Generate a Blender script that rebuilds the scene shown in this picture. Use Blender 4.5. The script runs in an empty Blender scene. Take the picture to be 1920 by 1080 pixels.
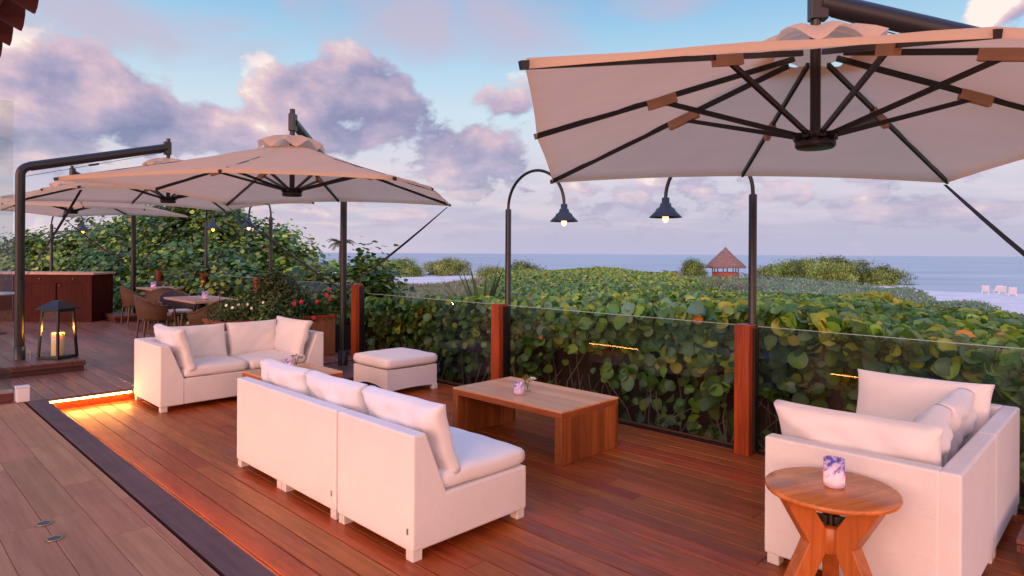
import bpy, bmesh, math, random
import numpy as np
from mathutils import Vector, Matrix, Euler

random.seed(7)
rng = np.random.default_rng(11)
PI = math.pi
R = math.radians
scn = bpy.context.scene
COL = scn.collection

# ------------------------------------------------------------------ camera
# world: X runs from the building towards the glass rail, Y along the deck boards, z = 0 is the sunken lounge deck
FPX = 1215.0
HEAD = math.atan2(0.71427, 0.69987)
ROLL = math.atan(0.0058)
EYE = 1.65
cam_d = bpy.data.cameras.new('camera')
cam = bpy.data.objects.new('camera', cam_d)
COL.objects.link(cam)
cam_d.sensor_width = 36.0
cam_d.lens = 36.0 * FPX / 1920.0
cam_d.shift_y = (475.6 - 540.0) / 1920.0
cam_d.clip_start = 0.05
cam_d.clip_end = 60000.0
cam.matrix_world = Matrix.Translation((0, 0, EYE)) @ Matrix.Rotation(-HEAD, 4, 'Z') @ Matrix.Rotation(PI / 2, 4, 'X') @ Matrix.Rotation(ROLL, 4, 'Z')
scn.camera = cam
FWD = (0.71427, 0.69987)
RGT = (0.69987, -0.71427)


def cw(x, d):
    """metres to the right / metres ahead of the tripod -> world X, Y"""
    return (x * RGT[0] + d * FWD[0], x * RGT[1] + d * FWD[1])


# ------------------------------------------------------------------ render settings
scn.view_settings.view_transform = 'Standard'
scn.view_settings.look = 'None'
scn.view_settings.gamma = 1.0
scn.view_settings.exposure = 0.27
scn.render.engine = 'CYCLES'
cy = scn.cycles
cy.max_bounces = 8
cy.diffuse_bounces = 4
cy.glossy_bounces = 3
cy.transmission_bounces = 6
cy.transparent_max_bounces = 16
cy.sample_clamp_indirect = 6.0
cy.caustics_reflective = False
cy.caustics_refractive = False
cy.use_denoising = True

# ------------------------------------------------------------------ sun
SUN_EL = R(10)
SUN_AZ_DIR = Vector((-0.97, -0.25, 0)).normalized()      # horizontally, towards the sun (behind the building)
sun_d = bpy.data.lights.new('sun', 'SUN')
sun_d.energy = 1.75
sun_d.angle = R(45)
sun_d.color = (1.0, 0.55, 0.45)
sun = bpy.data.objects.new('sun', sun_d)
COL.objects.link(sun)
to_sun = Vector((SUN_AZ_DIR.x * math.cos(SUN_EL), SUN_AZ_DIR.y * math.cos(SUN_EL), math.sin(SUN_EL)))
sun.rotation_euler = to_sun.to_track_quat('Z', 'Y').to_euler()
sun.location = (-20, -6, 20)


# ------------------------------------------------------------------ node helper
class NT:
    def __init__(s, tree):
        s.t = tree
        s.n = tree.nodes
        s.l = tree.links

    def node(s, typ, **kw):
        n = s.n.new(typ)
        for k, v in kw.items():
            setattr(n, k, v)
        return n

    def put(s, sock, v):
        if hasattr(v, 'links'):
            s.l.new(v, sock)
        elif isinstance(v, (tuple, list)) and len(v) == 3 and sock.type == 'RGBA':
            sock.default_value = (*v, 1)
        else:
            sock.default_value = v

    def m(s, op, a, b=0.0, c=None, clamp=False):
        n = s.node('ShaderNodeMath', operation=op, use_clamp=clamp)
        s.put(n.inputs[0], a)
        s.put(n.inputs[1], b)
        if c is not None:
            s.put(n.inputs[2], c)
        return n.outputs[0]

    def vm(s, op, a, b=(0, 0, 0), sc=None):
        n = s.node('ShaderNodeVectorMath', operation=op)
        s.put(n.inputs[0], a)
        s.put(n.inputs[1], b)
        if sc is not None:
            s.put(n.inputs['Scale'], sc)
        return n.outputs['Value'] if op in ('DOT_PRODUCT', 'LENGTH') else n.outputs[0]

    def noise(s, vec, scale, detail=4.0, rough=0.55, dist=0.0, out='Fac'):
        n = s.node('ShaderNodeTexNoise')
        if vec is not None:
            s.l.new(vec, n.inputs['Vector'])
        n.inputs['Scale'].default_value = scale
        n.inputs['Detail'].default_value = detail
        n.inputs['Roughness'].default_value = rough
        n.inputs['Distortion'].default_value = dist
        return n.outputs[out]

    def ramp(s, fac, stops, interp='LINEAR'):
        n = s.node('ShaderNodeValToRGB')
        s.put(n.inputs[0], fac)
        cr = n.color_ramp
        cr.interpolation = interp
        while len(cr.elements) < len(stops):
            cr.elements.new(0.5)
        for e, (p, c) in zip(cr.elements, stops):
            e.position = p
            e.color = (*c, 1) if len(c) == 3 else c
        return n.outputs[0]

    def mix(s, fac, a, b, blend='MIX'):
        n = s.node('ShaderNodeMix', data_type='RGBA', blend_type=blend)
        s.put(n.inputs[0], fac)
        s.put(n.inputs[6], a)
        s.put(n.inputs[7], b)
        return n.outputs[2]

    def smooth(s, v, lo, hi, a=0.0, b=1.0):
        n = s.node('ShaderNodeMapRange', interpolation_type='SMOOTHSTEP')
        s.put(n.inputs[0], v)
        s.put(n.inputs[1], lo)
        s.put(n.inputs[2], hi)
        s.put(n.inputs[3], a)
        s.put(n.inputs[4], b)
        return n.outputs[0]

    def xyz(s, x, y, z):
        n = s.node('ShaderNodeCombineXYZ')
        s.put(n.inputs[0], x)
        s.put(n.inputs[1], y)
        s.put(n.inputs[2], z)
        return n.outputs[0]

    def sep(s, v):
        n = s.node('ShaderNodeSeparateXYZ')
        s.put(n.inputs[0], v)
        return n.outputs


def srgb(r, g, b):
    f = lambda c: (c / 255 / 12.92) if c / 255 <= 0.04045 else ((c / 255 + 0.055) / 1.055) ** 2.4
    return (f(r), f(g), f(b))


# ------------------------------------------------------------------ dusk sky with cumulus, all by direction in the world
W = bpy.data.worlds.new('World')
scn.world = W
W.use_nodes = True
wt = NT(W.node_tree)
wt.n.clear()
d_ = wt.node('ShaderNodeTexCoord').outputs['Generated']
d_ = wt.vm('NORMALIZE', d_)
dx, dy, dz = wt.sep(d_)
fwd = wt.vm('DOT_PRODUCT', d_, (FWD[0], FWD[1], 0))
rgt = wt.vm('DOT_PRODUCT', d_, (RGT[0], RGT[1], 0))
az = wt.m('ARCTAN2', rgt, fwd)
el = wt.m('ARCSINE', dz)
ae = wt.xyz(az, el, 0.0)
nish = wt.node('ShaderNodeTexSky', sky_type='NISHITA', sun_disc=False)
nish.sun_elevation = SUN_EL
nish.sun_rotation = math.atan2(to_sun.x, to_sun.y)
nish.dust_density = 1.5
nish.ozone_density = 2.0
base = wt.ramp(wt.m('DIVIDE', el, 0.9, clamp=True), [
    (0.0, srgb(174, 172, 196)), (0.06, srgb(188, 182, 202)), (0.14, srgb(208, 202, 214)), (0.23, srgb(200, 216, 227)),
    (0.32, srgb(170, 204, 226)), (0.42, srgb(128, 180, 218)), (0.6, srgb(108, 160, 205)), (1.0, srgb(92, 135, 190))])
lum = wt.vm('SCALE', nish.outputs[0], (0, 0, 0), 0.10)
base = wt.mix(0.12, base, lum)
# unseen west sky behind the tripod, brightened as a warm fill light
back = wt.smooth(wt.m('MULTIPLY', fwd, -1.0), -0.15, 0.9)
lowb = wt.smooth(el, 0.0, 0.7, 1.0, 0.0)
base = wt.mix(wt.m('MULTIPLY', back, lowb), base, (3.6, 1.75, 1.20))


def px_blob(px, py, rx, ry, w):
    a = math.atan((px - 960) / FPX)
    e = math.atan((475.6 + 0.0058 * (px - 960) - py) / FPX * math.cos(a))
    return (a, e, rx / FPX * math.cos(a) ** 2, ry / FPX * math.cos(a), w)


BLOBS = [px_blob(*b) for b in [
    (110, 190, 280, 115, 1.1), (320, 235, 190, 60, 1.0), (30, 120, 150, 80, 0.9),
    (610, 190, 175, 100, 1.0), (690, 235, 110, 60, 0.8), (500, 235, 80, 60, 0.8),
    (860, 300, 140, 80, 0.85), (950, 200, 90, 60, 0.55), (40, 300, 100, 60, 0.7),
    (1880, 15, 80, 40, 0.9), (1250, 360, 260, 55, 0.55), (1700, 380, 250, 60, 0.5), (560, 400, 300, 40, 0.4)]]
WISPS = [px_blob(*b) for b in [(850, 45, 240, 70, 0.8), (200, 40, 240, 55, 0.9), (430, 90, 120, 50, 0.5), (1100, 10, 160, 30, 0.4)]]


def blob_field(vec, blobs):
    acc = None
    for a, e, rx, ry, w in blobs:
        q = wt.vm('MULTIPLY', wt.vm('SUBTRACT', vec, (a, e, 0)), (1 / rx, 1 / ry, 0))
        r2 = wt.vm('DOT_PRODUCT', q, q)
        v = wt.m('MULTIPLY', wt.m('SUBTRACT', 1.0, wt.m('MULTIPLY', r2, 0.8)), w)
        acc = v if acc is None else wt.node_max(acc, v)
    return acc


def _nm(a, b):
    n = wt.node('ShaderNodeMath', operation='SMOOTH_MAX')
    wt.put(n.inputs[0], a)
    wt.put(n.inputs[1], b)
    n.inputs[2].default_value = 0.25
    return n.outputs[0]


wt.node_max = _nm


def cloud_density(vec):
    nv = wt.vm('MULTIPLY', vec, (1.0, 1.45, 1.0))
    n1 = wt.noise(nv, 7.5, 8.0, 0.56, 0.15)
    bf = blob_field(vec, BLOBS)
    elev = wt.sep(vec)[1]
    n2 = wt.noise(wt.vm('MULTIPLY', vec, (1.0, 1.7, 1.0)), 17.0, 6.0, 0.56, 0.15)
    lowk = wt.smooth(elev, 0.10, 0.19, 0.85, 0.12)
    n1 = wt.m('ADD', wt.m('MULTIPLY', n1, wt.m('SUBTRACT', 1.0, lowk)), wt.m('MULTIPLY', n2, lowk))
    # everywhere else (also behind the tripod) scattered cumulus, denser towards the horizon
    gen = wt.smooth(elev, 0.10, 0.28, 0.10, -1.0)
    bf = wt.m('MAXIMUM', bf, gen)
    bf = wt.m('MAXIMUM', bf, -1.2)
    return wt.m('ADD', wt.m('MULTIPLY', bf, 0.62), wt.m('MULTIPLY', wt.m('SUBTRACT', n1, 0.545), 2.5))


D0 = cloud_density(ae)
D1 = cloud_density(wt.vm('ADD', ae, (-0.045, 0.030, 0)))
relief = wt.m('MULTIPLY', wt.m('SUBTRACT', D0, D1), 0.85)
tone = wt.noise(wt.vm('MULTIPLY', ae, (1, 1.3, 1)), 4.0, 3.0, 0.5)
lit = wt.m('ADD', wt.m('ADD', 0.36, relief), wt.m('MULTIPLY', wt.m('SUBTRACT', tone, 0.5), 0.9))
leftw = wt.smooth(az, -0.75, -0.1, 0.10, 0.0)
lit = wt.m('ADD', lit, leftw, clamp=True)
ccol = wt.ramp(lit, [(0.0, srgb(120, 126, 160)), (0.28, srgb(146, 144, 174)), (0.5, srgb(172, 160, 184)), (0.72, srgb(200, 176, 188)), (0.9, srgb(222, 198, 198)), (1.0, srgb(238, 224, 216))])
cov = wt.m('MULTIPLY', wt.smooth(D0, 0.0, 0.22), wt.smooth(el, 0.05, 0.19, 0.5, 1.0))
sky = wt.mix(cov, base, ccol)
# thin veils high up
wn = wt.noise(wt.vm('MULTIPLY', ae, (1.0, 1.8, 1.0)), 5.0, 5.0, 0.5, 0.6)
wv = wt.m('ADD', wt.m('MULTIPLY', wt.m('MAXIMUM', blob_field(ae, WISPS), -1.0), 0.5), wt.m('MULTIPLY', wt.m('SUBTRACT', wn, 0.5), 1.6))
sky = wt.mix(wt.smooth(wv, -0.1, 0.5, 0.0, 0.8), sky, srgb(184, 172, 192))
# flat streaks of the layer near the horizon, in its own perspective
lay = wt.vm('DIVIDE', wt.xyz(rgt, fwd, 0.0), wt.xyz(wt.m('ADD', dz, 0.10), wt.m('ADD', dz, 0.10), 1.0))
sn = wt.noise(wt.vm('MULTIPLY', lay, (1.0, 1.0, 1.0)), 1.3, 6.0, 0.55, 0.3)
sband = wt.m('MULTIPLY', wt.smooth(el, 0.018, 0.05), wt.smooth(el, 0.10, 0.19, 1.0, 0.0))
peach = wt.mix(wt.smooth(az, -0.6, 0.45), srgb(240, 214, 202), srgb(216, 200, 212))
sky = wt.mix(wt.m('MULTIPLY', wt.smooth(sn, 0.46, 0.64), wt.m('MULTIPLY', sband, 0.40)), sky, peach)
sky = wt.mix(wt.m('MULTIPLY', wt.smooth(sn, 0.47, 0.32), wt.m('MULTIPLY', sband, 0.35)), sky, srgb(166, 160, 192))
sky = wt.mix(wt.smooth(el, 0.48, 1.0), sky, wt.vm('MULTIPLY', sky, (5.0, 2.95, 2.8)))  # unseen upper sky brightened as a fill for upward faces
haze_h = wt.smooth(el, 0.0, 0.075, 0.85, 0.0)
sky = wt.mix(haze_h, sky, wt.mix(wt.smooth(az, -0.6, 0.1), srgb(222, 204, 208), srgb(176, 174, 200)))
bg = wt.node('ShaderNodeBackground')
wt.l.new(wt.vm('SCALE', sky, (0, 0, 0), 10.0), bg.inputs[0])
bg.inputs[1].default_value = 0.10
wo = wt.node('ShaderNodeOutputWorld')
wt.l.new(bg.outputs[0], wo.inputs[0])
W.cycles.sampling_method = 'MANUAL'
W.cycles.sample_map_resolution = 512


# ------------------------------------------------------------------ materials
MATS = {}


def mat(name):
    m = bpy.data.materials.new(name)
    m.use_nodes = True
    t = NT(m.node_tree)
    t.n.clear()
    o = t.node('ShaderNodeOutputMaterial')
    p = t.node('ShaderNodeBsdfPrincipled')
    t.l.new(p.outputs[0], o.inputs[0])
    MATS[name] = m
    return m, t, p, o


def bump(t, p, h, strength, dist=0.01):
    b = t.node('ShaderNodeBump')
    b.inputs['Strength'].default_value = strength
    b.inputs['Distance'].default_value = dist
    t.l.new(h, b.inputs['Height'])
    t.l.new(b.outputs[0], p.inputs['Normal'])


def obj_co(t):
    return t.node('ShaderNodeTexCoord').outputs['Object']


def m_wood(name, dark, light, axis, rough=0.4, scale=1.0, rand=0.0, gloss=0.5, plank=None, fine=0.35, pc=0.38):
    m, t, p, o = mat(name)
    co = obj_co(t)
    s = [26.0 * scale] * 3
    s[axis] = 1.4 * scale
    if rand:
        at = t.node('ShaderNodeAttribute', attribute_name='plank')
        off = t.vm('SCALE', (13.1, 7.7, 3.3), (0, 0, 0), at.outputs['Fac'])
        co2 = t.vm('ADD', co, off)
    else:
        co2 = co
    if plank:
        # glued boards of a table: colour changes from board to board
        pa, pw = plank
        k = t.m('FLOOR', t.m('DIVIDE', t.sep(co)[pa], pw))
        wn = t.node('ShaderNodeTexWhiteNoise', noise_dimensions='1D')
        t.l.new(k, wn.inputs['W'])
        brd = wn.outputs['Value']
        co2 = t.vm('ADD', co, t.vm('SCALE', (5.1, 9.7, 4.3), (0, 0, 0), brd))
    sc = t.vm('MULTIPLY', co2, tuple(s))
    n1 = t.noise(sc, 1.0, 6.0, 0.6, 0.6)
    n2 = t.noise(t.vm('MULTIPLY', co2, tuple(x * 4 for x in s)), 1.0, 3.0, 0.6)
    n3 = t.noise(co2, 2.2 * scale, 3.0, 0.5)
    f = t.m('ADD', t.m('MULTIPLY', n1, 0.7), t.m('MULTIPLY', n2, fine))
    col = t.ramp(f, [(0.28, dark), (0.72, light)])
    if rand:
        hs = t.node('ShaderNodeHueSaturation')
        t.l.new(col, hs.inputs['Color'])
        t.put(hs.inputs['Value'], t.m('ADD', 1.0 - rand / 2, t.m('MULTIPLY', at.outputs['Fac'], rand)))
        t.put(hs.inputs['Hue'], t.m('ADD', 0.492, t.m('MULTIPLY', t.m('FRACT', t.m('MULTIPLY', at.outputs['Fac'], 7.0)), 0.016)))
        col = hs.outputs[0]
    if plank:
        hs = t.node('ShaderNodeHueSaturation')
        t.l.new(col, hs.inputs['Color'])
        t.put(hs.inputs['Value'], t.m('ADD', 1.0 - pc * 0.5, t.m('MULTIPLY', brd, pc)))
        col = hs.outputs[0]
    col = t.mix(t.smooth(n3, 0.5, 0.8, 0.0, 0.25), col, tuple(c * 0.6 for c in dark))
    t.l.new(col, p.inputs['Base Color'])
    t.put(p.inputs['Roughness'], t.m('ADD', rough - 0.10, t.m('MULTIPLY', t.noise(co2, 5.0, 4.0, 0.6), 0.24)))
    p.inputs['Specular IOR Level'].default_value = gloss
    bump(t, p, n1, 0.25, 0.004)
    return m


def m_fabric(name, col, rough=0.9, weave=900.0, sheen=0.2, transl=0.0):
    m, t, p, o = mat(name)
    co = obj_co(t)
    n = t.noise(co, 3.0, 4.0, 0.6)
    c = t.mix(t.smooth(n, 0.3, 0.75, 0.0, 0.5), col, tuple(x * 0.88 for x in col))
    w = t.noise(co, weave, 2.0, 0.5)
    c = t.mix(t.smooth(w, 0.35, 0.65, 0.0, 0.25), c, tuple(x * 0.8 for x in col))
    t.l.new(c, p.inputs['Base Color'])
    p.inputs['Roughness'].default_value = rough
    p.inputs['Sheen Weight'].default_value = sheen
    p.inputs['Specular IOR Level'].default_value = 0.2
    cr = t.noise(co, 9.0, 4.0, 0.55, 0.8)
    bump(t, p, t.m('ADD', t.m('MULTIPLY', cr, 1.0), t.m('MULTIPLY', w, 0.06)), 0.35, 0.012)
    if transl:
        tr = t.node('ShaderNodeBsdfTranslucent')
        t.l.new(c, tr.inputs[0])
        mx = t.node('ShaderNodeMixShader')
        mx.inputs[0].default_value = transl
        t.l.new(p.outputs[0], mx.inputs[1])
        t.l.new(tr.outputs[0], mx.inputs[2])
        t.l.new(mx.outputs[0], o.inputs[0])
    return m


def m_plain(name, col, rough=0.5, metal=0.0, spec=0.5, var=0.25, vscale=6.0, bmp=0.0):
    m, t, p, o = mat(name)
    co = obj_co(t)
    n = t.noise(co, vscale, 5.0, 0.6)
    t.l.new(t.mix(t.smooth(n, 0.3, 0.7, 0.0, var), col, tuple(c * 0.55 for c in col)), p.inputs['Base Color'])
    t.put(p.inputs['Roughness'], t.m('ADD', rough - 0.08, t.m('MULTIPLY', n, 0.16)))
    p.inputs['Metallic'].default_value = metal
    p.inputs['Specular IOR Level'].default_value = spec
    if bmp:
        bump(t, p, n, bmp, 0.01)
    return m


def m_leaf(name, rough=0.45, transl=0.3, spec=0.4):
    m, t, p, o = mat(name)
    at = t.node('ShaderNodeAttribute', attribute_name='Col')
    c = at.outputs['Color']
    t.l.new(c, p.inputs['Base Color'])
    p.inputs['Roughness'].default_value = rough
    p.inputs['Specular IOR Level'].default_value = spec
    tr = t.node('ShaderNodeBsdfTranslucent')
    t.l.new(c, tr.inputs[0])
    mx = t.node('ShaderNodeMixShader')
    mx.inputs[0].default_value = transl
    t.l.new(p.outputs[0], mx.inputs[1])
    t.l.new(tr.outputs[0], mx.inputs[2])
    t.l.new(mx.outputs[0], o.inputs[0])
    return m


def m_emit(name, col, strength):
    m = bpy.data.materials.new(name)
    m.use_nodes = True
    t = NT(m.node_tree)
    t.n.clear()
    o = t.node('ShaderNodeOutputMaterial')
    e = t.node('ShaderNodeEmission')
    e.inputs[0].default_value = (*col, 1)
    e.inputs[1].default_value = strength
    t.l.new(e.outputs[0], o.inputs[0])
    MATS[name] = m
    return m


def m_glass(name, tint=(0.93, 0.97, 0.95), refl=1.0, rough=0.0, f0=0.02):
    """thin pane: see-through with a fresnel reflection"""
    m = bpy.data.materials.new(name)
    m.use_nodes = True
    t = NT(m.node_tree)
    t.n.clear()
    o = t.node('ShaderNodeOutputMaterial')
    tr = t.node('ShaderNodeBsdfTransparent')
    tr.inputs[0].default_value = (*tint, 1)
    g = t.node('ShaderNodeBsdfGlossy')
    g.inputs['Roughness'].default_value = rough
    geo = t.node('ShaderNodeNewGeometry')
    cs = t.m('ABSOLUTE', t.vm('DOT_PRODUCT', geo.outputs['Normal'], geo.outputs['Incoming']))
    fr = t.m('ADD', 0.06, t.m('MULTIPLY', 0.94, t.m('POWER', t.m('SUBTRACT', 1.0, cs, clamp=True), 5.0)))
    mx = t.node('ShaderNodeMixShader')
    t.put(mx.inputs[0], t.m('MULTIPLY', fr, refl, clamp=True))
    t.l.new(tr.outputs[0], mx.inputs[1])
    t.l.new(g.outputs[0], mx.inputs[2])
    t.l.new(mx.outputs[0], o.inputs[0])
    MATS[name] = m
    return m


m_wood('deck_wood', (0.135, 0.025, 0.005), (0.450, 0.098, 0.020), 1, 0.34, 1.0, 0.5, 0.30)
m_wood('old_deck_wood', (0.125, 0.044, 0.030), (0.33, 0.140, 0.098), 1, 0.36, 1.0, 0.5, 0.5)
m_wood('border_wood', (0.060, 0.026, 0.026), (0.135, 0.066, 0.062), 1, 0.5, 0.8, 0.3, 0.4)
m_wood('floor_plank', (0.27, 0.106, 0.050), (0.49, 0.225, 0.115), 1, 0.5, 0.45, 0.30, 0.3)
m_wood('teak_top', (0.60, 0.250, 0.105), (0.84, 0.430, 0.205), 1, 0.34, 0.8, plank=(0, 0.125))  # top lighter than the sides: reflected and candle light put into the colour
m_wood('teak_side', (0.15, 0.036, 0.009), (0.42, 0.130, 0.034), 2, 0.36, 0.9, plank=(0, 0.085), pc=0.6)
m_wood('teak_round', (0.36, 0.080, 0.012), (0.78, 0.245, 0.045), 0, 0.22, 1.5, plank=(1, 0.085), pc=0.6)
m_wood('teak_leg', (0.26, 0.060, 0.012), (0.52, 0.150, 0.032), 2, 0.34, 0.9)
m_wood('red_post', (0.10, 0.013, 0.004), (0.42, 0.078, 0.020), 2, 0.32, 0.8, gloss=0.25)
m_wood('bar_wood', (0.020, 0.003, 0.002), (0.075, 0.010, 0.004), 2, 0.55, 0.8, gloss=0.12, plank=(0, 0.16))
m_wood('planter_wood', (0.13, 0.050, 0.022), (0.30, 0.125, 0.055), 2, 0.5, 0.8, plank=(0, 0.09))
m_wood('dining_top', (0.42, 0.21, 0.14), (0.64, 0.37, 0.26), 1, 0.42, 0.8, plank=(0, 0.12))
m_wood('bark', (0.045, 0.032, 0.022), (0.15, 0.115, 0.085), 2, 0.9, 0.8)
m_fabric('white_sling', (0.74, 0.70, 0.68), 0.85, 500.0, 0.1)
m_fabric('white_cushion', (0.78, 0.74, 0.73), 0.95, 700.0, 0.3)
m_fabric('canopy', (0.84, 0.575, 0.385), 0.9, 600.0, 0.1, 0.5)
m_fabric('seat_pad', (0.60, 0.50, 0.40), 0.9)
m_plain('white_foot', (0.72, 0.70, 0.66), 0.5)
m_plain('white_paint', (0.74, 0.73, 0.72), 0.45, var=0.1)
m_plain('black_steel', (0.009, 0.006, 0.007), 0.38, 0.0, 0.5, 0.3)
m_plain('shade_black', (0.015, 0.013, 0.016), 0.35, 0.0, 0.6, 0.2)
m_plain('steel', (0.45, 0.44, 0.43), 0.3, 1.0)
m_plain('brass', (0.45, 0.33, 0.20), 0.35, 1.0)
m_plain('webbing', (0.02, 0.019, 0.024), 0.8)
m_plain('dark_gap', (0.012, 0.008, 0.008), 0.8)
m_wood('chair_wood', (0.05, 0.020, 0.010), (0.13, 0.055, 0.025), 2, 0.45, 1.0)
m_plain('wicker', (0.10, 0.050, 0.022), 0.6, 0, 0.3, 0.6, 90.0, 0.8)
m_plain('dark_wicker', (0.075, 0.045, 0.036), 0.6, 0, 0.3, 0.6, 90.0, 0.8)
m_plain('clay_tile', (0.13, 0.035, 0.030), 0.75, var=0.6, vscale=9.0, bmp=0.4)
m_plain('wax', (0.80, 0.66, 0.42), 0.5, var=0.1)
m_plain('thatch', (0.26, 0.155, 0.125), 0.95, var=0.6, vscale=4.0, bmp=0.8)
m_plain('hut_wood', (0.42, 0.12, 0.06), 0.6)
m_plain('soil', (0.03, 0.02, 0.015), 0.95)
m_plain('red_petal', (0.52, 0.015, 0.02), 0.5, var=0.2)
m_plain('white_petal', (0.80, 0.76, 0.66), 0.6, var=0.1)
m_plain('stem_green', (0.10, 0.14, 0.04), 0.6)
m_plain('twig', (0.20, 0.16, 0.125), 0.9)
m_leaf('sea_grape_leaf', 0.38, 0.25, 0.5)
m_leaf('small_leaf', 0.55, 0.25, 0.35)
m_leaf('dune_leaf', 0.75, 0.2, 0.2)
m_glass('pane_glass', (0.70, 0.74, 0.73), 0.8)
m_glass('clear_glass', (0.95, 0.97, 0.96), 0.8)
m_glass('screen_glass', (0.80, 0.87, 0.87), 0.8)
m_emit('led_light', (1.0, 0.40, 0.09), 120.0)
m_emit('led_dim', (1.0, 0.44, 0.12), 34.0)
m_emit('bulb_light', (1.0, 0.46, 0.16), 4.5)
m_emit('bulb_warm', (1.0, 0.27, 0.025), 9.0)
m_emit('flame', (1.0, 0.42, 0.10), 60.0)


def candle_glass():
    m, t, p, o = mat('frosted_lilac')
    co = obj_co(t)
    n = t.noise(t.vm('ADD', co, (3.1, 1.7, 0.4)), 16.0, 4.0, 0.6, 2.2)
    hgt = t.smooth(t.sep(co)[2], 0.02, 0.085)
    f = t.m('MULTIPLY', t.smooth(n, 0.42, 0.58), hgt)
    c = t.mix(f, (0.78, 0.70, 0.86), (0.17, 0.14, 0.60))
    t.l.new(c, p.inputs['Base Color'])
    p.inputs['Roughness'].default_value = 0.25
    tr = t.node('ShaderNodeBsdfTranslucent')
    t.l.new(c, tr.inputs[0])
    mx = t.node('ShaderNodeMixShader')
    mx.inputs[0].default_value = 0.55
    t.l.new(p.outputs[0], mx.inputs[1])
    t.l.new(tr.outputs[0], mx.inputs[2])
    t.l.new(mx.outputs[0], o.inputs[0])


candle_glass()


m_, t_, p_, o_ = mat('glow_wax')
p_.inputs['Base Color'].default_value = (0.82, 0.62, 0.34, 1)
p_.inputs['Roughness'].default_value = 0.5
p_.inputs['Subsurface Weight'].default_value = 0.6
p_.inputs['Subsurface Radius'].default_value = (0.12, 0.06, 0.02)
p_.inputs['Subsurface Scale'].default_value = 1.0
m_emit('lantern_flame', (1.0, 0.38, 0.07), 1000.0)


def ground_mats():
    m, t, p, o = mat('sand')
    co = obj_co(t)
    n = t.noise(co, 0.35, 6.0, 0.6)
    z = t.sep(co)[2]
    # loamy litter under the shrubs, white sand on the dune and beach
    dist = t.vm('LENGTH', t.vm('MULTIPLY', co, (1, 1, 0)))
    f = t.smooth(t.m('ADD', dist, t.m('MULTIPLY', n, 8.0)), 33.0, 42.0)
    c = t.mix(f, (0.05, 0.038, 0.028), t.mix(t.smooth(n, 0.3, 0.7), (0.62, 0.575, 0.55), (0.76, 0.71, 0.68)))
    t.l.new(c, p.inputs['Base Color'])
    p.inputs['Roughness'].default_value = 0.95
    bump(t, p, t.m('ADD', t.noise(co, 3.0, 6.0, 0.7), t.m('MULTIPLY', t.noise(co, 0.6, 4.0, 0.6), 3.0)), 0.4, 0.12)
    m, t, p, o = mat('sea_water')
    co = obj_co(t)
    cam_ax = t.node('ShaderNodeMapping')
    cam_ax.inputs['Rotation'].default_value = (0, 0, HEAD)
    t.l.new(co, cam_ax.inputs['Vector'])
    v = cam_ax.outputs[0]
    big = t.noise(t.vm('MULTIPLY', v, (0.010, 0.035, 1)), 1.0, 4.0, 0.6)
    t.l.new(t.ramp(big, [(0.35, (0.29, 0.325, 0.37)), (0.65, (0.45, 0.475, 0.50))]), p.inputs['Base Color'])
    p.inputs['Roughness'].default_value = 0.34
    p.inputs['IOR'].default_value = 1.33
    w1 = t.noise(t.vm('MULTIPLY', v, (0.10, 0.28, 1)), 1.0, 5.0, 0.65, 0.4)
    w2 = t.noise(t.vm('MULTIPLY', v, (0.02, 0.07, 1)), 1.0, 4.0, 0.6, 0.4)
    bump(t, p, t.m('ADD', w1, t.m('MULTIPLY', w2, 2.0)), 0.55, 1.2)


ground_mats()


# ------------------------------------------------------------------ mesh helpers
def link(name, me, m=None, parent=None, loc=None):
    o = bpy.data.objects.new(name, me)
    COL.objects.link(o)
    if m is not None:
        for x in (m if isinstance(m, (list, tuple)) else [m]):
            me.materials.append(MATS[x])
    if parent is not None:
        o.parent = parent
    if loc is not None:
        o.location = loc
    return o


def tag(o, label=None, cat=None, group=None, kind=None):
    if label:
        o['label'] = label
    if cat:
        o['category'] = cat
    if group:
        o['group'] = group
    if kind:
        o['kind'] = kind
    return o


def thing(name, label, cat, loc=(0, 0, 0), rz=0.0, group=None):
    o = bpy.data.objects.new(name, None)
    o.empty_display_size = 0.1
    COL.objects.link(o)
    o.location = loc
    o.rotation_euler = (0, 0, rz)
    return tag(o, label, cat, group)


def copy_tree(o, parent=None):
    c = o.copy()
    COL.objects.link(c)
    if parent is not None:
        c.parent = parent
    for ch in [x for x in list(COL.objects) if x.parent == o]:
        copy_tree(ch, c)
    return c


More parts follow.
